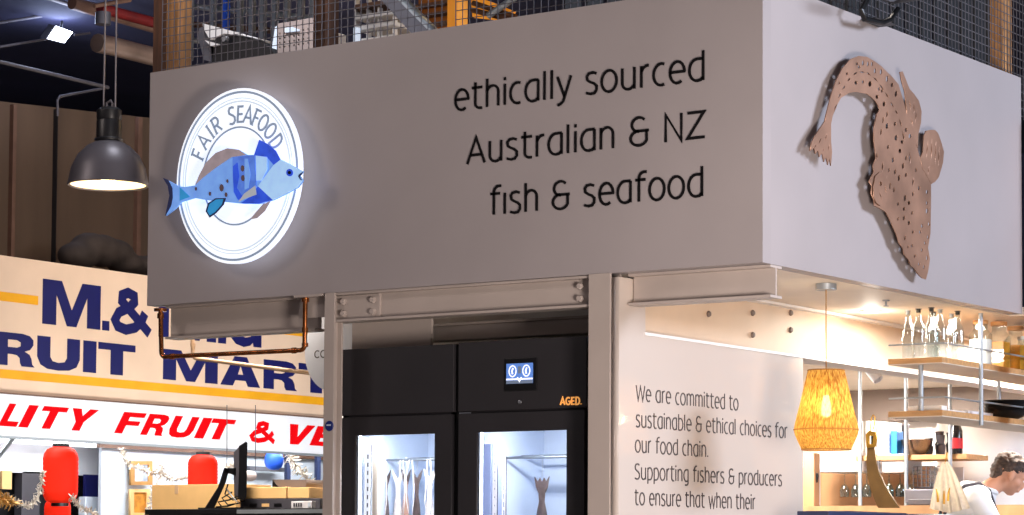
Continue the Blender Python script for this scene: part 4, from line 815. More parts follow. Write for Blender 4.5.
# hook figure + curved leather strap
p = P(873, 414, 'y', 3.3)
e = empty('brass_hook_strap', p, 'brass hook with buckle carrying a wide curved brown strap', 'strap')
def Q(u, v, y=3.3): return P(u, v, 'y', y)
tube('hook', [Q(870, 432), Q(871.5, 418), Q(873, 415), Q(875, 417), Q(874.5, 424), Q(873, 430)], .004, 'brass', e, 8)
bm = bmesh.new(); poly(bm, [pxl([(867, 435), (870, 431), (876, 432), (878, 438), (876, 447), (868, 448)], 'y', 3.3), pxl([(870, 436), (875, 436), (874, 444), (870, 444)], 'y', 3.3)], frameY(3.3), .02); link('buckle', bm, 'brass', e)
box('buckle_bar', Q(871, 445) + Vector((0, 0, 0)), Q(873, 435) + Vector((0, .012, 0)), 'black2', e)
bm = bmesh.new(); Lp = [(867, 447), (866, 462), (867, 475), (870, 488), (874, 499), (878, 508)]; Rp = [(899, 508), (891, 496), (884, 484), (878, 470), (875, 458), (874, 447)]
poly(bm, [pxl(Lp + Rp, 'y', 3.3)], frameY(3.3), .012, -.014); link('strap_band', bm, 'leather', e)
# track spots
for k, (u, v, lb) in enumerate(((873, 378, 'white spotlight head under the beam left of the bottles'), (902, 375, 'small dark spotlight head under the beam'))):
    y = 4.4; p = P(u, v, 'y', y); e = empty('track_spotlight', p, lb, 'spotlight')
    tube('stem', [p + Vector((0, 0, .02)), (p.x, p.y, 2.45)], .006, 'white', e, 6)
    sc = 1 if k == 0 else .55; ax = Vector((.7, -.1, -.75)).normalized()
    lathe('spot_head', p + Vector((0, 0, .03)), [(0, -.04 * sc), (.035 * sc, -.04 * sc), (.036 * sc, .06 * sc), (.03 * sc, .06 * sc), (.028 * sc, .04 * sc), (0, .04 * sc)], 'unit' if k == 0 else 'black2', e, 18, ax)

# ================================================================== PERSON
def remesh(name, bm, m, parent, vox=.008, sm=4, disp=None):
    me = bpy.data.meshes.new('t'); bm.to_mesh(me); bm.free(); o = bpy.data.objects.new('t', me); COL.objects.link(o)
    a = o.modifiers.new('r', 'REMESH'); a.mode = 'VOXEL'; a.voxel_size = vox
    s = o.modifiers.new('s', 'SMOOTH'); s.iterations = sm; s.factor = .5
    dg = bpy.context.evaluated_depsgraph_get(); me2 = bpy.data.meshes.new_from_object(o.evaluated_get(dg)); bpy.data.objects.remove(o)
    b2 = bmesh.new(); b2.from_mesh(me2)
    if disp:
        for v in b2.verts: v.co += v.normal * disp(v.co)
    return link(name, b2, m, parent, True)
def ellip(bm, c, r, rot=None, n=20):
    t = bmesh.new(); bmesh.ops.create_uvsphere(t, u_segments=n, v_segments=n // 2 + 2, radius=1)
    R = rot or Matrix.Identity(3)
    for v in t.verts: v.co = Vector(c) + R @ Vector((v.co.x * r[0], v.co.y * r[1], v.co.z * r[2]))
    merge(bm, t)
def capsule(bm, a, b, ra, rb):
    a, b = Vector(a), Vector(b); pts = [a.lerp(b, t) for t in (0, .25, .5, .75, 1)]; t = bmesh.new(); tb(t, pts, [ra + (rb - ra) * k for k in (0, .25, .5, .75, 1)], 16); merge(bm, t)
    ellip(bm, a, (ra,) * 3, None, 14); ellip(bm, b, (rb,) * 3, None, 14)
PX, PYY = -.62, 4.3
pp = P(1003, 470, 'y', PYY)     # head centre
# local frame: F forward (image right, a little away), Lf = person's left, Z up
Fw = Vector((math.cos(math.radians(36)), math.sin(math.radians(36)), 0)); Lf = Vector((-Fw.y, Fw.x, 0)); Zu = Vector((0, 0, 1))
H0 = P(1010, 471, 'y', PYY)
base = Vector((H0.x, H0.y, 0)) - Fw * .22
def W(f, l, z): return base + Fw * f + Lf * l + Zu * z
hz = H0.z - .02
e = empty('person', Vector((base.x, base.y, 0)), 'person with short dark hair in a white shirt and dark apron straps looking down', 'person')
HR = Matrix((Fw, Lf, Zu)).transposed() @ Matrix.Rotation(math.radians(28), 3, 'Y')   # head pitched forward
hc = W(.22, 0, hz)
def HD(f, l, z): return hc + HR @ Vector((f, l, z))
bm = bmesh.new()
ellip(bm, HD(-.012, 0, .028), (.098, .076, .092), HR, 28)          # cranium
ellip(bm, HD(.03, 0, -.03), (.062, .058, .085), HR, 24)            # face
ellip(bm, HD(.045, 0, -.095), (.034, .032, .026), HR)             # chin
ellip(bm, HD(.098, 0, -.03), (.018, .012, .028), HR)              # nose
ellip(bm, HD(.088, 0, -.07), (.014, .024, .01), HR)               # lips
for s in (-1, 1):
    ellip(bm, HD(.082, s * .03, .012), (.018, .022, .008), HR)      # brow
    ellip(bm, HD(.0, s * .078, -.022), (.02, .01, .034), HR)        # ear
    ellip(bm, HD(.055, s * .04, -.035), (.03, .022, .026), HR)      # cheek
neck0 = W(.06, 0, hz - .115); capsule(bm, HD(-.03, 0, -.06), neck0, .054, .062)
chest = W(-.04, 0, hz - .255); belly = W(-.14, 0, hz - .58); hip = W(-.2, 0, hz - .74)
ellip(bm, chest, (.12, .17, .2), Matrix((Fw, Lf, Zu)).transposed()); ellip(bm, belly, (.11, .145, .18), Matrix((Fw, Lf, Zu)).transposed()); ellip(bm, hip, (.12, .165, .13), Matrix((Fw, Lf, Zu)).transposed())
capsule(bm, neck0, chest, .065, .09)
arms = {}
for s in (-1, 1):
    sh = W(-.01, s * .175, hz - .155); el = W(.16, s * .22, hz - .5); wr = W(.38, s * .14, hz - .56); arms[s] = (sh, el, wr)
    capsule(bm, W(.02, s * .06, hz - .135), sh, .05, .055); capsule(bm, sh, el, .052, .04); capsule(bm, el, wr, .039, .026)
    pal = W(.43, s * .12, hz - .575); capsule(bm, wr, pal, .026, .032)
    for q in range(4):
        k0 = pal + Lf * (.024 - .016 * q) * s * -1 + Fw * .02; k1 = k0 + Fw * .035 - Zu * .012; k2 = k1 + Fw * (.02 - .004 * abs(q - 1)) - Zu * .03
        capsule(bm, k0, k1, .0095, .009); capsule(bm, k1, k2, .009, .0075)
    t0 = pal + Lf * -.03 * s; capsule(bm, t0, t0 - Lf * .02 * s + Fw * .04 - Zu * .01, .012, .009)
    h0 = W(-.2, s * .09, hz - .8); kn = W(-.14, s * .1, .48); an = W(-.2, s * .1, .09)
    capsule(bm, h0, kn, .085, .055); capsule(bm, kn, an, .055, .036); capsule(bm, an - Zu * .035, an + Fw * .17 - Zu * .05, .04, .034)
remesh('body', bm, 'skin', e, .008, 5)
# hair: longer top, short sides
bm = bmesh.new(); ellip(bm, HD(-.022, 0, .045), (.103, .083, .09), HR, 30); ellip(bm, HD(-.075, 0, -.0), (.05, .062, .062), HR, 20); ellip(bm, HD(.04, 0, .09), (.055, .06, .035), HR, 20); ellip(bm, HD(-.08, 0, -.045), (.028, .05, .04), HR, 16)
def hd(c): return   .007 * noise.noise(c * 40) + .005 * noise.noise(c * 120)
remesh('hair', bm, 'hair', e, .007, 1, hd)
# shirt
bm = bmesh.new(); R0 = Matrix((Fw, Lf, Zu)).transposed()
ellip(bm, chest, (.145, .195, .215), R0); ellip(bm, belly, (.135, .17, .19), R0); ellip(bm, hip + Zu * .05, (.14, .185, .12), R0); ellip(bm, chest + Zu * .07 - Fw * .03, (.12, .17, .12), R0)
capsule(bm, neck0 + Fw * -.0 - Zu * .02, chest, .078, .11)
for s in (-1, 1):
    sh, el, wr = arms[s]; capsule(bm, W(.02, s * .06, hz - .13), sh, .07, .075); capsule(bm, sh, el, .07, .058); capsule(bm, el, wr.lerp(el, .12), .056, .042)
remesh('shirt', bm, 'shirt', e, .009, 6, lambda c: .005 * noise.noise(c * 14))
bm = bmesh.new()
for s in (-1, 1):
    h0 = W(-.2, s * .09, hz - .8); kn = W(-.14, s * .1, .48); an = W(-.2, s * .1, .11); capsule(bm, h0, kn, .1, .072); capsule(bm, kn, an, .072, .06)
ellip(bm, hip - Zu * .03, (.135, .18, .12), R0); remesh('trousers', bm, 'trousers', e, .012, 4)
# collar and straps
bm = bmesh.new(); tb(bm, [neck0 + (Fw * math.cos(a) * .072 + Lf * math.sin(a) * .072) + Zu * (.02 - .02 * math.cos(a)) for a in [2 * PI * k / 20 for k in range(21)]], .017, 8); link('collar', bm, 'shirt', e, True)
def surf(f, l, z):   # on the shirt, seen from behind
    return W(f, l, z)
for s in (-1, 1):
    pts = [W(.12, s * .1, hz - .25), W(.07, s * .1, hz - .1), W(.01, s * .1, hz - .058), W(-.08, s * .1, hz - .075), W(-.17, s * .09, hz - .16), W(-.215, s * .06, hz - .3), W(-.26, s * .02, hz - .45)]
    tube('apron_strap', pts, .011, 'strap', e, 8)

# ================================================================== PENDANT LAMP, HALL CEILING
LC = Vector((-4.202, .105, 0)); zc = P(108, 186, 'y', .105).z
e = empty('industrial_pendant_lamp', (LC.x, LC.y, zc), 'dark grey domed pendant lamp hanging on chains left of the kiosk', 'lamp')
R = .222
lathe('lamp_shade', (LC.x, LC.y, zc), [(R, 0), (R + .006, .004), (R - .002, .03), (R * .93, .1), (R * .78, .17), (R * .55, .222), (R * .36, .245), (R * .3, .25), (R * .3, .243), (R * .5, .21), (R * .74, .16), (R * .9, .09), (R - .01, .012), (R, 0)], 'lamp', e, 48)
lathe('reflector', (LC.x, LC.y, zc), [(R - .012, .008), (R * .885, .088), (R * .72, .155), (R * .46, .2), (0, .21)], 'lampin', e, 40)
lathe('lamp_cap', (LC.x, LC.y, zc), [(0, .25), (.078, .25), (.082, .262), (.07, .27), (.07, .36), (.066, .37), (.07, .38), (.07, .425), (.05, .44), (0, .44)], 'black', e, 28)
lathe('bulb', (LC.x, LC.y, zc), [(0, .02), (.04, .03), (.058, .07), (.04, .12), (.02, .16), (0, .16)], 'bulb', e, 20)
for dx in (-.045, .045):
    tube('suspension_chain', [(LC.x + dx, LC.y, zc + .43), (LC.x + dx * .7, LC.y, 6.3)], .005, 'chain', e, 6)
tube('lamp_hook', [(LC.x - .02, LC.y, zc + .44), (LC.x - .02, LC.y, zc + .47), (LC.x + .01, LC.y, zc + .48), (LC.x + .025, LC.y, zc + .46), (LC.x + .02, LC.y, zc + .44)], .007, 'chain', e, 8)
# panel light on the dark ceiling
e = empty('ceiling_floodlight', P(60, 34, 'x', -11.5), 'bright white square floodlight on the dark ceiling at top left', 'floodlight')
q = [P(46, 39, 'x', -11.2), P(55, 25.5, 'x', -11.2), P(73, 32, 'x', -11.2), P(64, 43.5, 'x', -11.2)]
bm = bmesh.new(); prism(bm, q, (-.1, .02, .03)); link('housing', bm, 'greyd', e)
q2 = [p + Vector((.012, 0, 0)) for p in q]; c_ = sum(q2, Vector()) / 4; q2 = [c_ + (p - c_) * .93 for p in q2]
bm = bmesh.new(); prism(bm, q2, (-.008, 0, 0)); link('lit_panel', bm, 'bulbc', e)
tube('bracket', [P(60, 34, 'x', -11.4), P(62, 22, 'x', -11.6)], .015, 'greyd', e, 6)
def cpipe(name, pts, x, r, m, label, cat='pipe', grp=None):
    return tag(tube(name, [P(u, v, 'x', x) for u, v in pts], r, m, None, 10), label, cat, grp)
cpipe('ceiling_pipe', [(-20, 57), (108, 87.5)], -11, .018, 'pipe', 'long grey pipe sloping below the floodlight')
cpipe('ceiling_pipe', [(105, 88), (60, 96.5), (57.5, 100), (57.5, 116)], -11.4, .013, 'pipe', 'thin grey pipe bending down at the left')
cpipe('ceiling_pipe', [(-20, 26), (84, 9)], -11.9, .015, 'pipe', 'thin grey pipe rising above the floodlight')
cpipe('ceiling_pipe', [(-20, 50), (47, 39)], -11.6, .013, 'pipe', 'thin grey conduit feeding the floodlight from the left')
cpipe('ceiling_pipe', [(74, 35), (90, 33)], -11.6, .012, 'pipe', 'short conduit at the right of the floodlight')
cpipe('ceiling_duct', [(97, 43), (112, 46), (175, 62)], -10, .085, 'duct', 'metal duct with a bright highlight left of the roof post', 'duct')
cpipe('ceiling_beam', [(45, -3), (75, 6)], -10.8, .02, 'pipe', 'pale steel angle at the top left of the hall', 'beam')
cpipe('ceiling_beam', [(72, 3), (175, 33)], -10.6, .06, 'brownb', 'brown ceiling beam behind the roof post', 'beam')
cpipe('ceiling_beam', [(100, 8), (155, 23)], -10.2, .05, 'redp', 'red ceiling beam beside the roof post', 'beam')
cpipe('ceiling_pipe', [(94, 6), (130, 0)], -10.0, .02, 'brownb', 'thin brown pipe crossing above the red beam')
p = P(103, 18, 'x', -10); tag(lathe('pipe_clamp', p, [(0, -.06), (.07, -.06), (.07, .05), (0, .05)], 'greyb', None, 14), 'grey clamp under the brown beam above the lamp chains', 'clamp')

# ================================================================== FRUIT MARKET STALL
GX = -10.3
# brown sheet wall above the stall
WX = -11.6
def px_on(u, v, x=WX): return P(u, v, 'x', x)
pts = [px_on(-30, 98), px_on(60, 108), px_on(160, 119), px_on(420, 145)]
bm = bmesh.new(); prism(bm, [Vector((WX, pts[0].y, 3.3))] + pts[:1] + pts[1:] + [Vector((WX, pts[-1].y, 3.3))], (-.1, 0, 0))
wl = tag(link('wall_stall', bm, 'brownwall'), 'tall brown sheet metal wall above the fruit stall', kind=K)
k_ = 2
for u, w, m in ((11.5, .022, 'brownb'), (54, .007, 'black'), (137, .03, 'brownb')):
    k_ += 1; a = px_on(u, 112); tag(box('trim_%d' % (k_ + 3), (WX, a.y - w, 3.3), (WX + .05, a.y + w, px_on(u, 104 + u * .1).z), m), 'vertical seam of the brown wall', kind=K)
e = empty('rolled_tarpaulin', px_on(100, 262, -11), 'dark rolled tarpaulin lying above the signboard behind the lamp', 'tarpaulin')
bm = bmesh.new()
for k in range(7):
    p = P(78 + k * 12, 256 + k * 2 - (9 if 0 < k < 4 else 0), 'x', -10.9); ellip(bm, p, (.18, .22, .13 + .03 * math.sin(k)), None, 14)
remesh('roll', bm, 'woodd', e, .03, 3)
tag(box('ledge', (-11.5, 4, 3.4), (-10.36, 14, 3.45), 'brownb'), 'narrow ledge behind the signboard top', 'ledge')
# signboard
z1 = P(0, 255, 'x', GX).z; z0 = P(0, 393, 'x', GX).z
e = empty('fruit_stall_signboard', (GX, 8, z0), 'large cream signboard with navy block letters reading FRUIT MART', 'signboard')
box('board', (GX - .06, 4.6, z0 - .05), (GX, 12.5, z1), 'cream', e)
for pts_ in ([(-20, 290), (38, 296.5), (37, 303.5), (-20, 301)],): pass
a = P(20, 291, 'x', GX); za, zb_ = P(0, 291.5, 'x', GX).z, P(0, 303, 'x', GX).z
zb_ = P(37, 305, 'x', GX).z; za = P(37, 296, 'x', GX).z
box('yellow_stripe', (GX, 4.6, zb_), (GX + .003, P(38, 300, 'x', GX).y, za), 'yellow', e)
box('yellow_stripe', (GX, P(279, 332, 'x', GX).y, zb_), (GX + .003, 12.4, za), 'yellow', e)
box('yellow_stripe', (GX, 4.6, P(0, 378, 'x', GX).z), (GX + .003, 12.5, P(0, 369, 'x', GX).z), 'yellow', e)
fr = frameX(GX)
def gy(u): return P(u, 330, 'x', GX).y
def gz(u, v): return P(u, v, 'x', GX).z
def bl_(s, u0, u1, zb0, H, m='navy', par=None, sl=0, gap=.1, name='letter'):
    bm = bmesh.new(); block(bm, s, gy(u0), gy(u1), zb0, H, fr, .004, gap, sl); return link(name, bm, m, par)
zA = gz(42, 323.5); HA = gz(42, 278.5) - zA
bl_('M', 42, 100, zA, HA, par=e); bl_('.', 102, 109, zA, HA, par=e); bl_('&', 110, 151, zA, HA, par=e)
bl_('P', 158.5, 168.5, zA, HA, par=e) if 'P' in BLOCK else bl_('I', 158.5, 168.5, zA, HA, par=e)
bl_('M', 176, 216, zA, HA, par=e); bl_('I', 201 + 17, 226, zA, HA, par=e); bl_('G', 228, 262, zA, HA, par=e)
zBb = gz(111, 374.5); HB = gz(98.5, 341.5) - gz(98.5, 373)
for c, a, b in (('F', -42, -8), ('R', -4, 35), ('U', 37.5, 80), ('I', 83.5, 96.5), ('T', 98.5, 135.5), ('M', 163.5, 218), ('A', 221, 260.5), ('R', 264, 297.5), ('T', 299, 334)):
    bl_(c, a, b, zBb, HB, par=e)
# red lettered sign
RX = GX + .07
zr1 = P(0, 393.5, 'x', RX).z; zr0 = P(0, 435.5, 'x', RX).z
e = empty('fruit_and_veg_sign', (RX, 8, zr0), 'long white sign with slanted red letters QUALITY FRUIT and VEG', 'signboard')
box('board', (RX - .04, 4.6, zr0), (RX, 12.5, zr1), 'signw', e); box('bottom_edge', (RX - .06, 4.6, zr0 - .02), (RX + .012, 12.5, zr0), 'alu', e); box('top_edge', (RX - .06, 4.6, zr1), (RX + .01, 12.5, zr1 + .012), 'brownb', e)
frr = frameX(RX); zq = P(2, 426, 'x', RX).z; Hq = P(12, 404, 'x', RX).z - P(12, 427, 'x', RX).z
for c, a, b in (('A', -30, -6), ('L', -2, 16), ('I', 18, 27.5), ('T', 33, 58), ('Y', 62, 88.5), ('F', 114, 136.5), ('R', 140, 162), ('U', 166, 190), ('I', 194, 203), ('T', 204, 227), ('&', 247, 275), ('V', 281.5, 307), ('E', 309.5, 331), ('G', 337, 360)):
    bm = bmesh.new(); ya = P(a, 425, 'x', RX).y; yb = P(b, 425, 'x', RX).y
    block(bm, c, ya, yb, zq, Hq, frr, .004, .1, .66 if c != '&' else .35); link('letter', bm, 'red', e)
# stall interior
IX = -12.2
def ib(name, u0, v0, u1, v1, x, m, label=None, cat=None, dx=.04, kind=None, bev=0, parent=None, z0=None):
    a = P(u0, v1, 'x', x); b = P(u1, v0, 'x', x); o = box(name, (x - dx, a.y, a.z if z0 is None else z0), (x, b.y, b.z), m, parent, bev); return tag(o, label, cat, None, kind)
ib('wall_stall_back', -40, 380, 420, 560, -13.2, 'wfar', 'pale blue white back wall of the fruit stall', kind=K, z0=0)
ib('light_box', -20, 441, 98, 471, -12.4, 'glow' if False else 'signw', 'pale panel light box across the left of the fruit stall', 'panel')
ib('fluorescent_light', -20, 436, 97, 441, -12.0, 'glow', 'bright fluorescent tube below the red lettered sign', 'light', .05)
ib('dark_interior_slab', -20, 471, 97, 560, -12.6, 'black', 'flat black slab for the dark interior at the lower left of the stall', 'shelving', .1, z0=0)  # flat black slab stands for the dark interior
ib('grey_locker', 21, 472, 40, 540, -12.4, 'greyd', 'dark grey locker before the black slab', 'locker', .1, z0=0)
ib('locker_board', 2, 471, 12, 489, -12.3, 'card', 'small tan board at the lower left corner', 'board', .03)
ib('navy_banner', 85, 475, 99, 497, -12.3, 'navy', 'dark navy poster left of the white partition', 'poster', .03)
ib('stall_crate', 85, 497, 100, 530, -12.2, 'wfar', 'pale crate under the navy poster', 'crate', .1, bev=.01, z0=0)
ib('partition', 100, 452, 345, 560, -12.0, 'wfar', 'tall white partition board behind the picture frames', 'partition', .04, z0=0)
ib('awning_bar', 100, 443, 330, 447.5, -11.9, 'brownb', 'dark bar under the red lettered sign', 'bar', .05)
tag(tube('awning_strut', [P(14, 437, 'x', -11), P(-6, 462, 'x', -11)], .025, 'alu', None, 8), 'grey diagonal strut at the left edge under the sign', 'strut')
def frame_(u0, v0, u1, v1, fm, im, label):
    e = empty('picture_frame', P(u0, v1, 'x', -11.93), label, 'picture'); a = pxl([(u0, v0), (u1, v0), (u1, v1), (u0, v1)], 'x', -11.93); w = (u1 - u0) * .17
    bm = bmesh.new(); poly(bm, [a, pxl([(u0 + w, v0 + w), (u1 - w, v0 + w), (u1 - w, v1 - w), (u0 + w, v1 - w)], 'x', -11.93)], frameX(-11.95), .03); link('frame', bm, fm, e)
    bm = bmesh.new(); poly(bm, [pxl([(u0 + w, v0 + w), (u1 - w, v0 + w), (u1 - w, v1 - w), (u0 + w, v1 - w)], 'x', -11.93)], frameX(-11.95), .01); link('print', bm, im, e)
frame_(130.5, 461, 152, 485, 'gold', 'photo', 'square wooden picture frame with a pale blue print on the partition')
frame_(130, 489, 150, 516, 'card', 'amber', 'amber picture below the blue print')
def lantern(u, v0, v1, w, x, label):
    t = P(u, v0, 'x', x); b = P(u, v1, 'x', x); h = t.z - b.z; r = w / 2 / 104 * 1.0
    e = empty('paper_lantern', b, label, 'lantern', 'red paper lanterns in the fruit stall')
    prof = [(r * .5, 0), (r * .82, h * .04), (r * .97, h * .14)] + [(r * (1 + (.012 if i % 2 else -.012)), h * (.18 + .64 * i / 16)) for i in range(17)] + [(r * .95, h * .88), (r * .78, h * .96), (r * .5, h)]
    lathe('paper_body', b, prof, 'redlan', e, 30); lathe('cap', b, [(0, h + .03), (r * .5, h + .03), (r * .5, h - .01), (0, h - .01)], 'black2', e, 20)
    lathe('base_ring', b, [(0, -.03), (r * .5, -.03), (r * .5, .01), (0, .01)], 'black2', e, 20)
    tube('hanging_wire', [(b.x, b.y, t.z + .03), (b.x, b.y, P(u, v0, 'x', x).z + .09)], .005, 'greyd', e, 5)
lantern(60, 447, 503, 34, -11.2, 'tall glowing red paper lantern, upper of two at the left')
lantern(57, 499, 540, 26, -11.5, 'small red lantern hanging below the tall left lantern')
lantern(202.5, 455, 497, 31, -11.2, 'round red paper lantern behind the cardboard box')
p = P(274, 459.5, 'x', -11.3); o = lathe('blue_lantern', p, [(0, -.11), (.05, -.105), (.085, -.075), (.1, -.03), (.1, .01), (.085, .055), (.05, .085), (0, .09)], 'blue', None, 28); tag(o, 'round bright blue paper lantern near the narrow column', 'lantern')
a = P(247, 476, 'x', -11.3); b = P(255, 475, 'x', -11.3); o = lathe('beige_tube', (a.x, a.y - .1, a.z), [(0, 0), (.055, 0), (.055, .17), (.045, .2), (0, .2)], 'tube', None, 20, (0, 1, 0)); tag(o, 'short beige tube right of the monitor', 'tube')
# tinsel garlands
def garland(px, x, n, r, m, label):
    pts = [P(u, v, 'x', x) for u, v in px]; bm = bmesh.new(); rnd = random.Random(len(px) * 7 + int(px[0][0]))
    L = []
    for a, b in zip(pts, pts[1:]):
        for k in range(n): L.append(a.lerp(b, k / n))
    tb(bm, pts, .01, 5)
    for c in L:
        for q in range(7):
            d = Vector((rnd.uniform(-1, 1), rnd.uniform(-1, 1), rnd.uniform(-1, 1))).normalized() * r * rnd.uniform(.5, 1); s = d.orthogonal().normalized() * .008
            v = [bm.verts.new(c + s), bm.verts.new(c - s), bm.verts.new(c + d - s * .4), bm.verts.new(c + d + s * .4)]; bm.faces.new(v)
    return tag(link('tinsel_garland', bm, m), label, 'garland', 'tinsel garlands strung across the fruit stall')
garland([(-4, 500), (8, 497), (20, 505), (30, 506), (38, 498), (41, 484), (43, 470)], -11.0, 5, .06, 'tinsel', 'tinsel garland draped left of the tall red lantern')
garland([(-4, 498), (6, 500), (15, 503)], -10.9, 8, .1, 'tinself', 'gold tinsel bunch at the lower left corner')
garland([(72, 497), (78, 505), (88, 511), (98, 514)], -11.0, 5, .06, 'tinsel', 'tinsel garland leaving the tall red lantern to the right')
garland([(121, 450), (125, 460), (132, 466), (145, 470), (155, 474), (162, 466), (160, 478), (153, 490), (150, 505), (145, 514)], -11.6, 5, .055, 'tinsel', 'tinsel garland looping around the picture frames')
garland([(162, 474), (172, 480), (186, 478), (194, 472)], -11.6, 5, .06, 'tinsel', 'tinsel garland above the big cardboard box')
garland([(288, 455), (293, 462), (300, 470), (306, 478), (312, 486), (318, 494)], -11.2, 5, .11, 'tinsel', 'thick tinsel garland beside the blue lantern')
garland([(226, 467), (232, 464), (238, 470)], -11.4, 5, .06, 'tinsel', 'short tinsel piece behind the monitor')
ib('stand_frame', 287, 449, 291, 486, -11.7, 'navylam', 'dark blue upright beside the blue lantern', 'upright', .04)
ib('stand_frame', 317, 450, 321, 490, -11.6, 'navylam', 'dark blue upright next to the narrow column', 'upright', .04)
ib('glass_shelf', 250, 468, 290, 470, -11.8, 'greyb', 'thin grey shelf behind the blue lantern', 'shelf', .1)
for u, v0, v1, lb in ((227, 405, 470, 'thin wire hanging across the sign left of the ampersand'), (255.5, 405, 470, 'thin wire hanging across the ampersand of the red sign')):
    tag(tube('hanging_wire', [P(u, v0, 'x', -9.9), P(u, v1, 'x', -9.9)], .004, 'greyd', None, 5), lb, 'wire', 'wires hanging before the red lettered sign')
# near counter with monitor, boxes
CYY = 1.6
def pC(u, v, y=CYY): return P(u, v, 'y', y)
zt = pC(200, 509).z
e = empty('service_counter', pC(240, 515), 'dark service counter with pale metal edge under the boxes and monitor', 'counter')
xa, xb = pC(147, 510).x, pC(342, 510).x
box('counter_body', (xa, CYY + .02, 0), (xb, CYY + .9, zt - .035), 'greyd', e); box('counter_top', (xa - .02, CYY, zt - .035), (xb + .02, CYY + .92, zt), 'black', e, .004); box('metal_edge', (pC(238, 510).x, CYY - .012, zt - .03), (xb + .02, CYY, zt - .006), 'alu', e)
def cb(name, u0, v0, u1, y, dy, m, label, cat, z0=None, grp=None):
    a = P(u0, v0, 'y', y); b = P(u1, v0, 'y', y); z = zt + .001 if z0 is None else z0
    e = empty(name, ((a.x + b.x) / 2, y, z), label, cat, grp); box('carton', (a.x, y, z), (b.x, y + dy, a.z), m, e, .004)
    return e, a, b
e, a, b = cb('cardboard_box', 152, 485, 236, 2.1, .35, 'card', 'long tan cardboard box below the red lantern', 'box')
box('tape_strip', (a.x + .2, 2.098, a.z - .06), (a.x + .23, 2.1, a.z), 'cond', e)
e, a, b = cb('carton_tray', 240, 499, 320, 2.0, .3, 'greyd', 'dark low tray under the two small cardboard boxes', 'tray'); zz1 = a.z + .001
for k in range(3): xx = a.x + .08 + .1 * k; box('opening', (xx, 1.998, a.z - .05), (xx + .06, 2.0, a.z - .03), 'black2' if k != 1 else 'card', e)
for u0, u1, lb in ((238, 286, 'low cardboard box in the middle of the counter row'), (287.5, 309, 'small cardboard box at the right of the counter row')):
    e, a, b = cb('cardboard_box', u0, 487.5, u1, 2.02, .25, 'card', lb, 'box', zz1)
a = P(271, 479.5, 'y', 2.05); b = P(304, 479.5, 'y', 2.05); zz2 = P(290, 487.5, 'y', 2.02).z + .004
bm = bmesh.new(); poly(bm, [[(a.x, zz2), (b.x, zz2), (b.x, b.z), (a.x, a.z)]], frameY(2.25), .18)
e = empty('label_printer', (a.x, 2.1, zz2), 'grey brown box lying on the small cardboard boxes', 'box'); link('shell', bm, 'brownband', e); bm = bmesh.new(); poly(bm, [[(a.x, zz2), (a.x + .045, zz2), (a.x, a.z)]], frameY(2.068), .004); link('dark_end', bm, 'black2', e)
e = empty('price_display', P(300, 509, 'y', 1.7), 'small pale digital price display on the counter', 'display'); a = P(291, 508.7, 'y', 1.7); b = P(312, 501, 'y', 1.7)
box('casing', (a.x, 1.7, zt + .001), (b.x, 1.74, b.z), 'unit', e, .003)
bm = bmesh.new()
for i in range(4): x = a.x + .02 + i * .018; bx(bm, (x, 1.697, a.z + .012), (x + .011, 1.7, b.z - .012))
link('digits', bm, 'greyd', e); box('side_pad', (b.x - .03, 1.697, a.z + .01), (b.x - .008, 1.7, b.z - .01), 'wfar', e)
# monitor
MY = 1.75
e = empty('pos_monitor', P(225, 510, 'y', MY), 'black monitor on an arm stand seen from the side on the counter', 'monitor')
VD = Vector((-math.sin(math.radians(41.3)), math.cos(math.radians(41.3)), 0))   # the monitor is turned edge on to the aisle
def mq(pts, y0, dy, name, m):
    bm = bmesh.new(); t = bmesh.new(); poly(t, [pxl(pts, 'y', y0)], frameY(y0), 1.0, 0)
    for v in t.verts: k = (y0 - v.co.y); v.co.y = y0; v.co += VD * (k * dy)
    merge(bm, t); return link(name, bm, m, e)
mq([(239, 446), (246, 441.5), (247.5, 443), (246.5, 497), (244, 500), (238, 498), (239, 470)], MY, .34, 'screen_panel', 'black2')
mq([(234, 452), (239, 447), (239.5, 470), (238.5, 497), (234.5, 495)], MY, .28, 'rear_housing', 'greyd')
mq([(225, 468), (236, 468), (236, 476), (231, 473.5), (225, 473)], MY, .08, 'arm_head', 'black2')
mq([(224, 468), (229, 470), (226, 482), (214, 509), (204, 509), (218, 487)], MY, .08, 'arm', 'black2')
box('base', (pC(200, 508, MY).x, MY - .02, zt + .001), (pC(246, 508, MY).x, MY + .2, zt + .012), 'black2', e)
for k, px_ in enumerate(([(226, 488), (232, 496), (238, 503), (228, 506), (216, 507)], [(228, 484), (225, 494), (233, 500), (240, 498)], [(232, 492), (222, 498), (228, 505), (240, 503)], [(236, 497), (229, 500), (218, 502), (222, 507)])):
    tube('cable', [P(u, v, 'y', MY - .03 + .02 * k) for u, v in px_], .005, 'black2', e, 6)

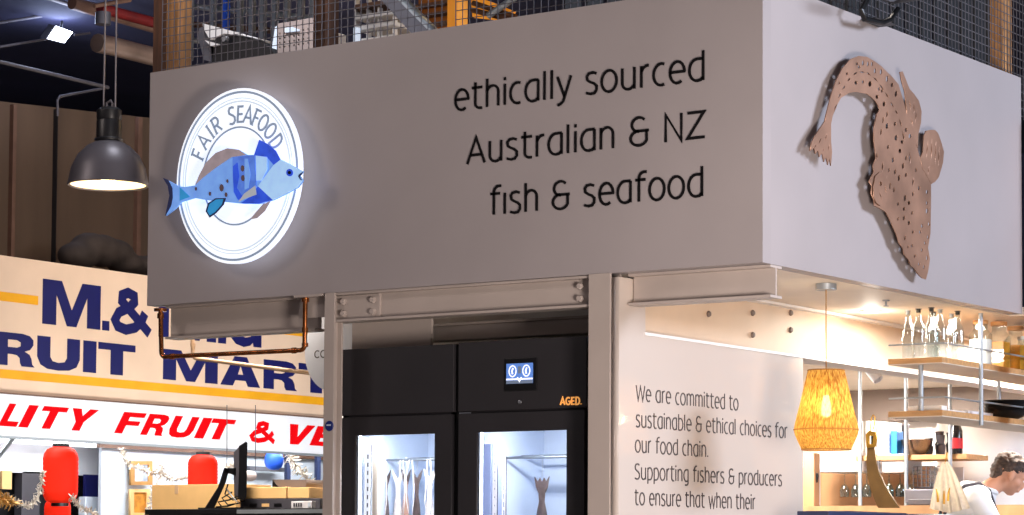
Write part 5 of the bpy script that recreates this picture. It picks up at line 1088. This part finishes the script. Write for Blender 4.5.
# ================================================================== LIGHTS
def area(name, loc, tgt, size, power, col, size_y=None, spread=180):
    l = bpy.data.lights.new(name, 'AREA'); l.energy = power; l.color = col; l.size = size
    if size_y: l.shape = 'RECTANGLE'; l.size_y = size_y
    l.spread = math.radians(spread); o = bpy.data.objects.new(name, l); COL.objects.link(o); o.location = loc
    o.rotation_euler = (Vector(tgt) - Vector(loc)).to_track_quat('-Z', 'Y').to_euler(); return o
def point(name, loc, power, col, r=.05):
    l = bpy.data.lights.new(name, 'POINT'); l.energy = power; l.color = col; l.shadow_soft_size = r; o = bpy.data.objects.new(name, l); COL.objects.link(o); o.location = loc; return o
w = bpy.data.worlds.new('hall_air'); scene.world = w; w.use_nodes = True
w.node_tree.nodes['Background'].inputs[0].default_value = (.75, .72, .9, 1); w.node_tree.nodes['Background'].inputs[1].default_value = .07
COOL = (.80, .86, 1.0); WARM = (1, .80, .62); NEUT = (1, .93, .86)
area('skylight', (9.5, 4.5, 6.5), (0, 1.5, 3.2), 4.5, 2850, (.74, .82, 1.0))
area('hall_lamp_front', (2.9, -4.4, 5.4), (-.6, 0, 2.6), 1.2, 28, (1, .88, .86))
area('stall_front_light', (3.5, -3.2, 1.1), (-.4, .2, 2.2), 1.0, 290, (1, .87, .80))
area('low_front_fill', (.2, -8.5, 1.0), (-2.2, 0, 1.6), 2.4, 26, (1, .84, .84))  # added fill from low in front, outside the view; no known source
area('hall_lamp_left', (-6.0, -4.0, 5.6), (-4.8, 1, 2.2), 1.2, 60, (1, .85, .80))
area('counter_fill', (-4.4, 1.1, 3.6), (-4.2, 2.2, 1.4), .5, 150, (1, .9, .8))  # added light hidden behind the fascia to brighten the counter boxes
point('round_sign_fill', (-3.45, .32, 2.38), 4.5, (1, .92, .86), .03)  # added light hidden behind the beam to brighten the round sign
# bar interior
for i, (x, y, p_) in enumerate(((-.40, 2.6, 30), (-2.4, 4.6, 125), (-1.6, 6.8, 170), (-.5, 4.6, 100), (-3.0, 7.2, 130))):
    area('bar_downlight', (x, y, 2.42), (x, y, 0), .35, p_, (1, .92, .83))
point('downlight_glow', P(871, 311, 'z', 2.452) - Vector((0, 0, .07)), 3.0, (1, .93, .82), .04)
point('woven_lamp_bulb', (C.x, C.y, 1.82), 8, (1, .80, .48), .035)
point('pendant_bulb', (LC.x, LC.y, zc + .05), 14, (1, .82, .62), .05)
# cabinets
area('left_cabinet_led', ((wl0 + wl1) / 2, .25, wlz - .01), ((wl0 + wl1) / 2, .7, 1.0), .34, 8, (.88, .94, 1), .04)
area('right_cabinet_led', ((wr0 + wr1) / 2, .25, wrz - .01), ((wr0 + wr1) / 2, .7, 1.0), .34, 8.5, (.88, .94, 1), .04)
# fruit stall
area('stall_sign_lamp', (-7.8, 6.5, 5.0), (-10.3, 8.2, 3.0), 3, 62, (1, .86, .74), 1.6)
area('red_sign_fill', (-8.4, 7.2, 1.7), (-10.3, 7.4, 2.3), 6, 75, (1, 1, 1), .4)  # added unseen light that brightens the red lettered sign evenly
area('stall_tube', (-11.2, 8.5, 2.35), (-11.8, 8.5, 1.3), 6, 85, (.94, .97, 1), .3)
point('floodlight_glow', P(62, 36, 'x', -11.0) + Vector((.2, -.1, .1)), 16, (.62, .72, 1), .2)
point('ceiling_pool_fill', P(60, 24, 'x', -11.8), 40, (.55, .65, 1), .3)  # added point light making the bluish ceiling pool around the floodlight
area('roof_items_fill', (-3.6, .12, 5.6), (-3.9, 1.4, 4.0), .5, 45, (.9, .92, 1))  # added above the view to brighten the cooling unit and perforated box
area('roof_lamp_right', (-.6, 2.5, 5.8), (-1.4, 3, 4), .6, 25, (1, .9, .8))
area('orange_stall_lamp', (-2.8, 6.5, 5.8), (-3.2, 5.4, 4.0), .6, 30, (1, .62, .25))
area('ceiling_wash', (-9, 3, 4.6), (-11, 7, 6.3), 1.5, 10, (.7, .72, 1))
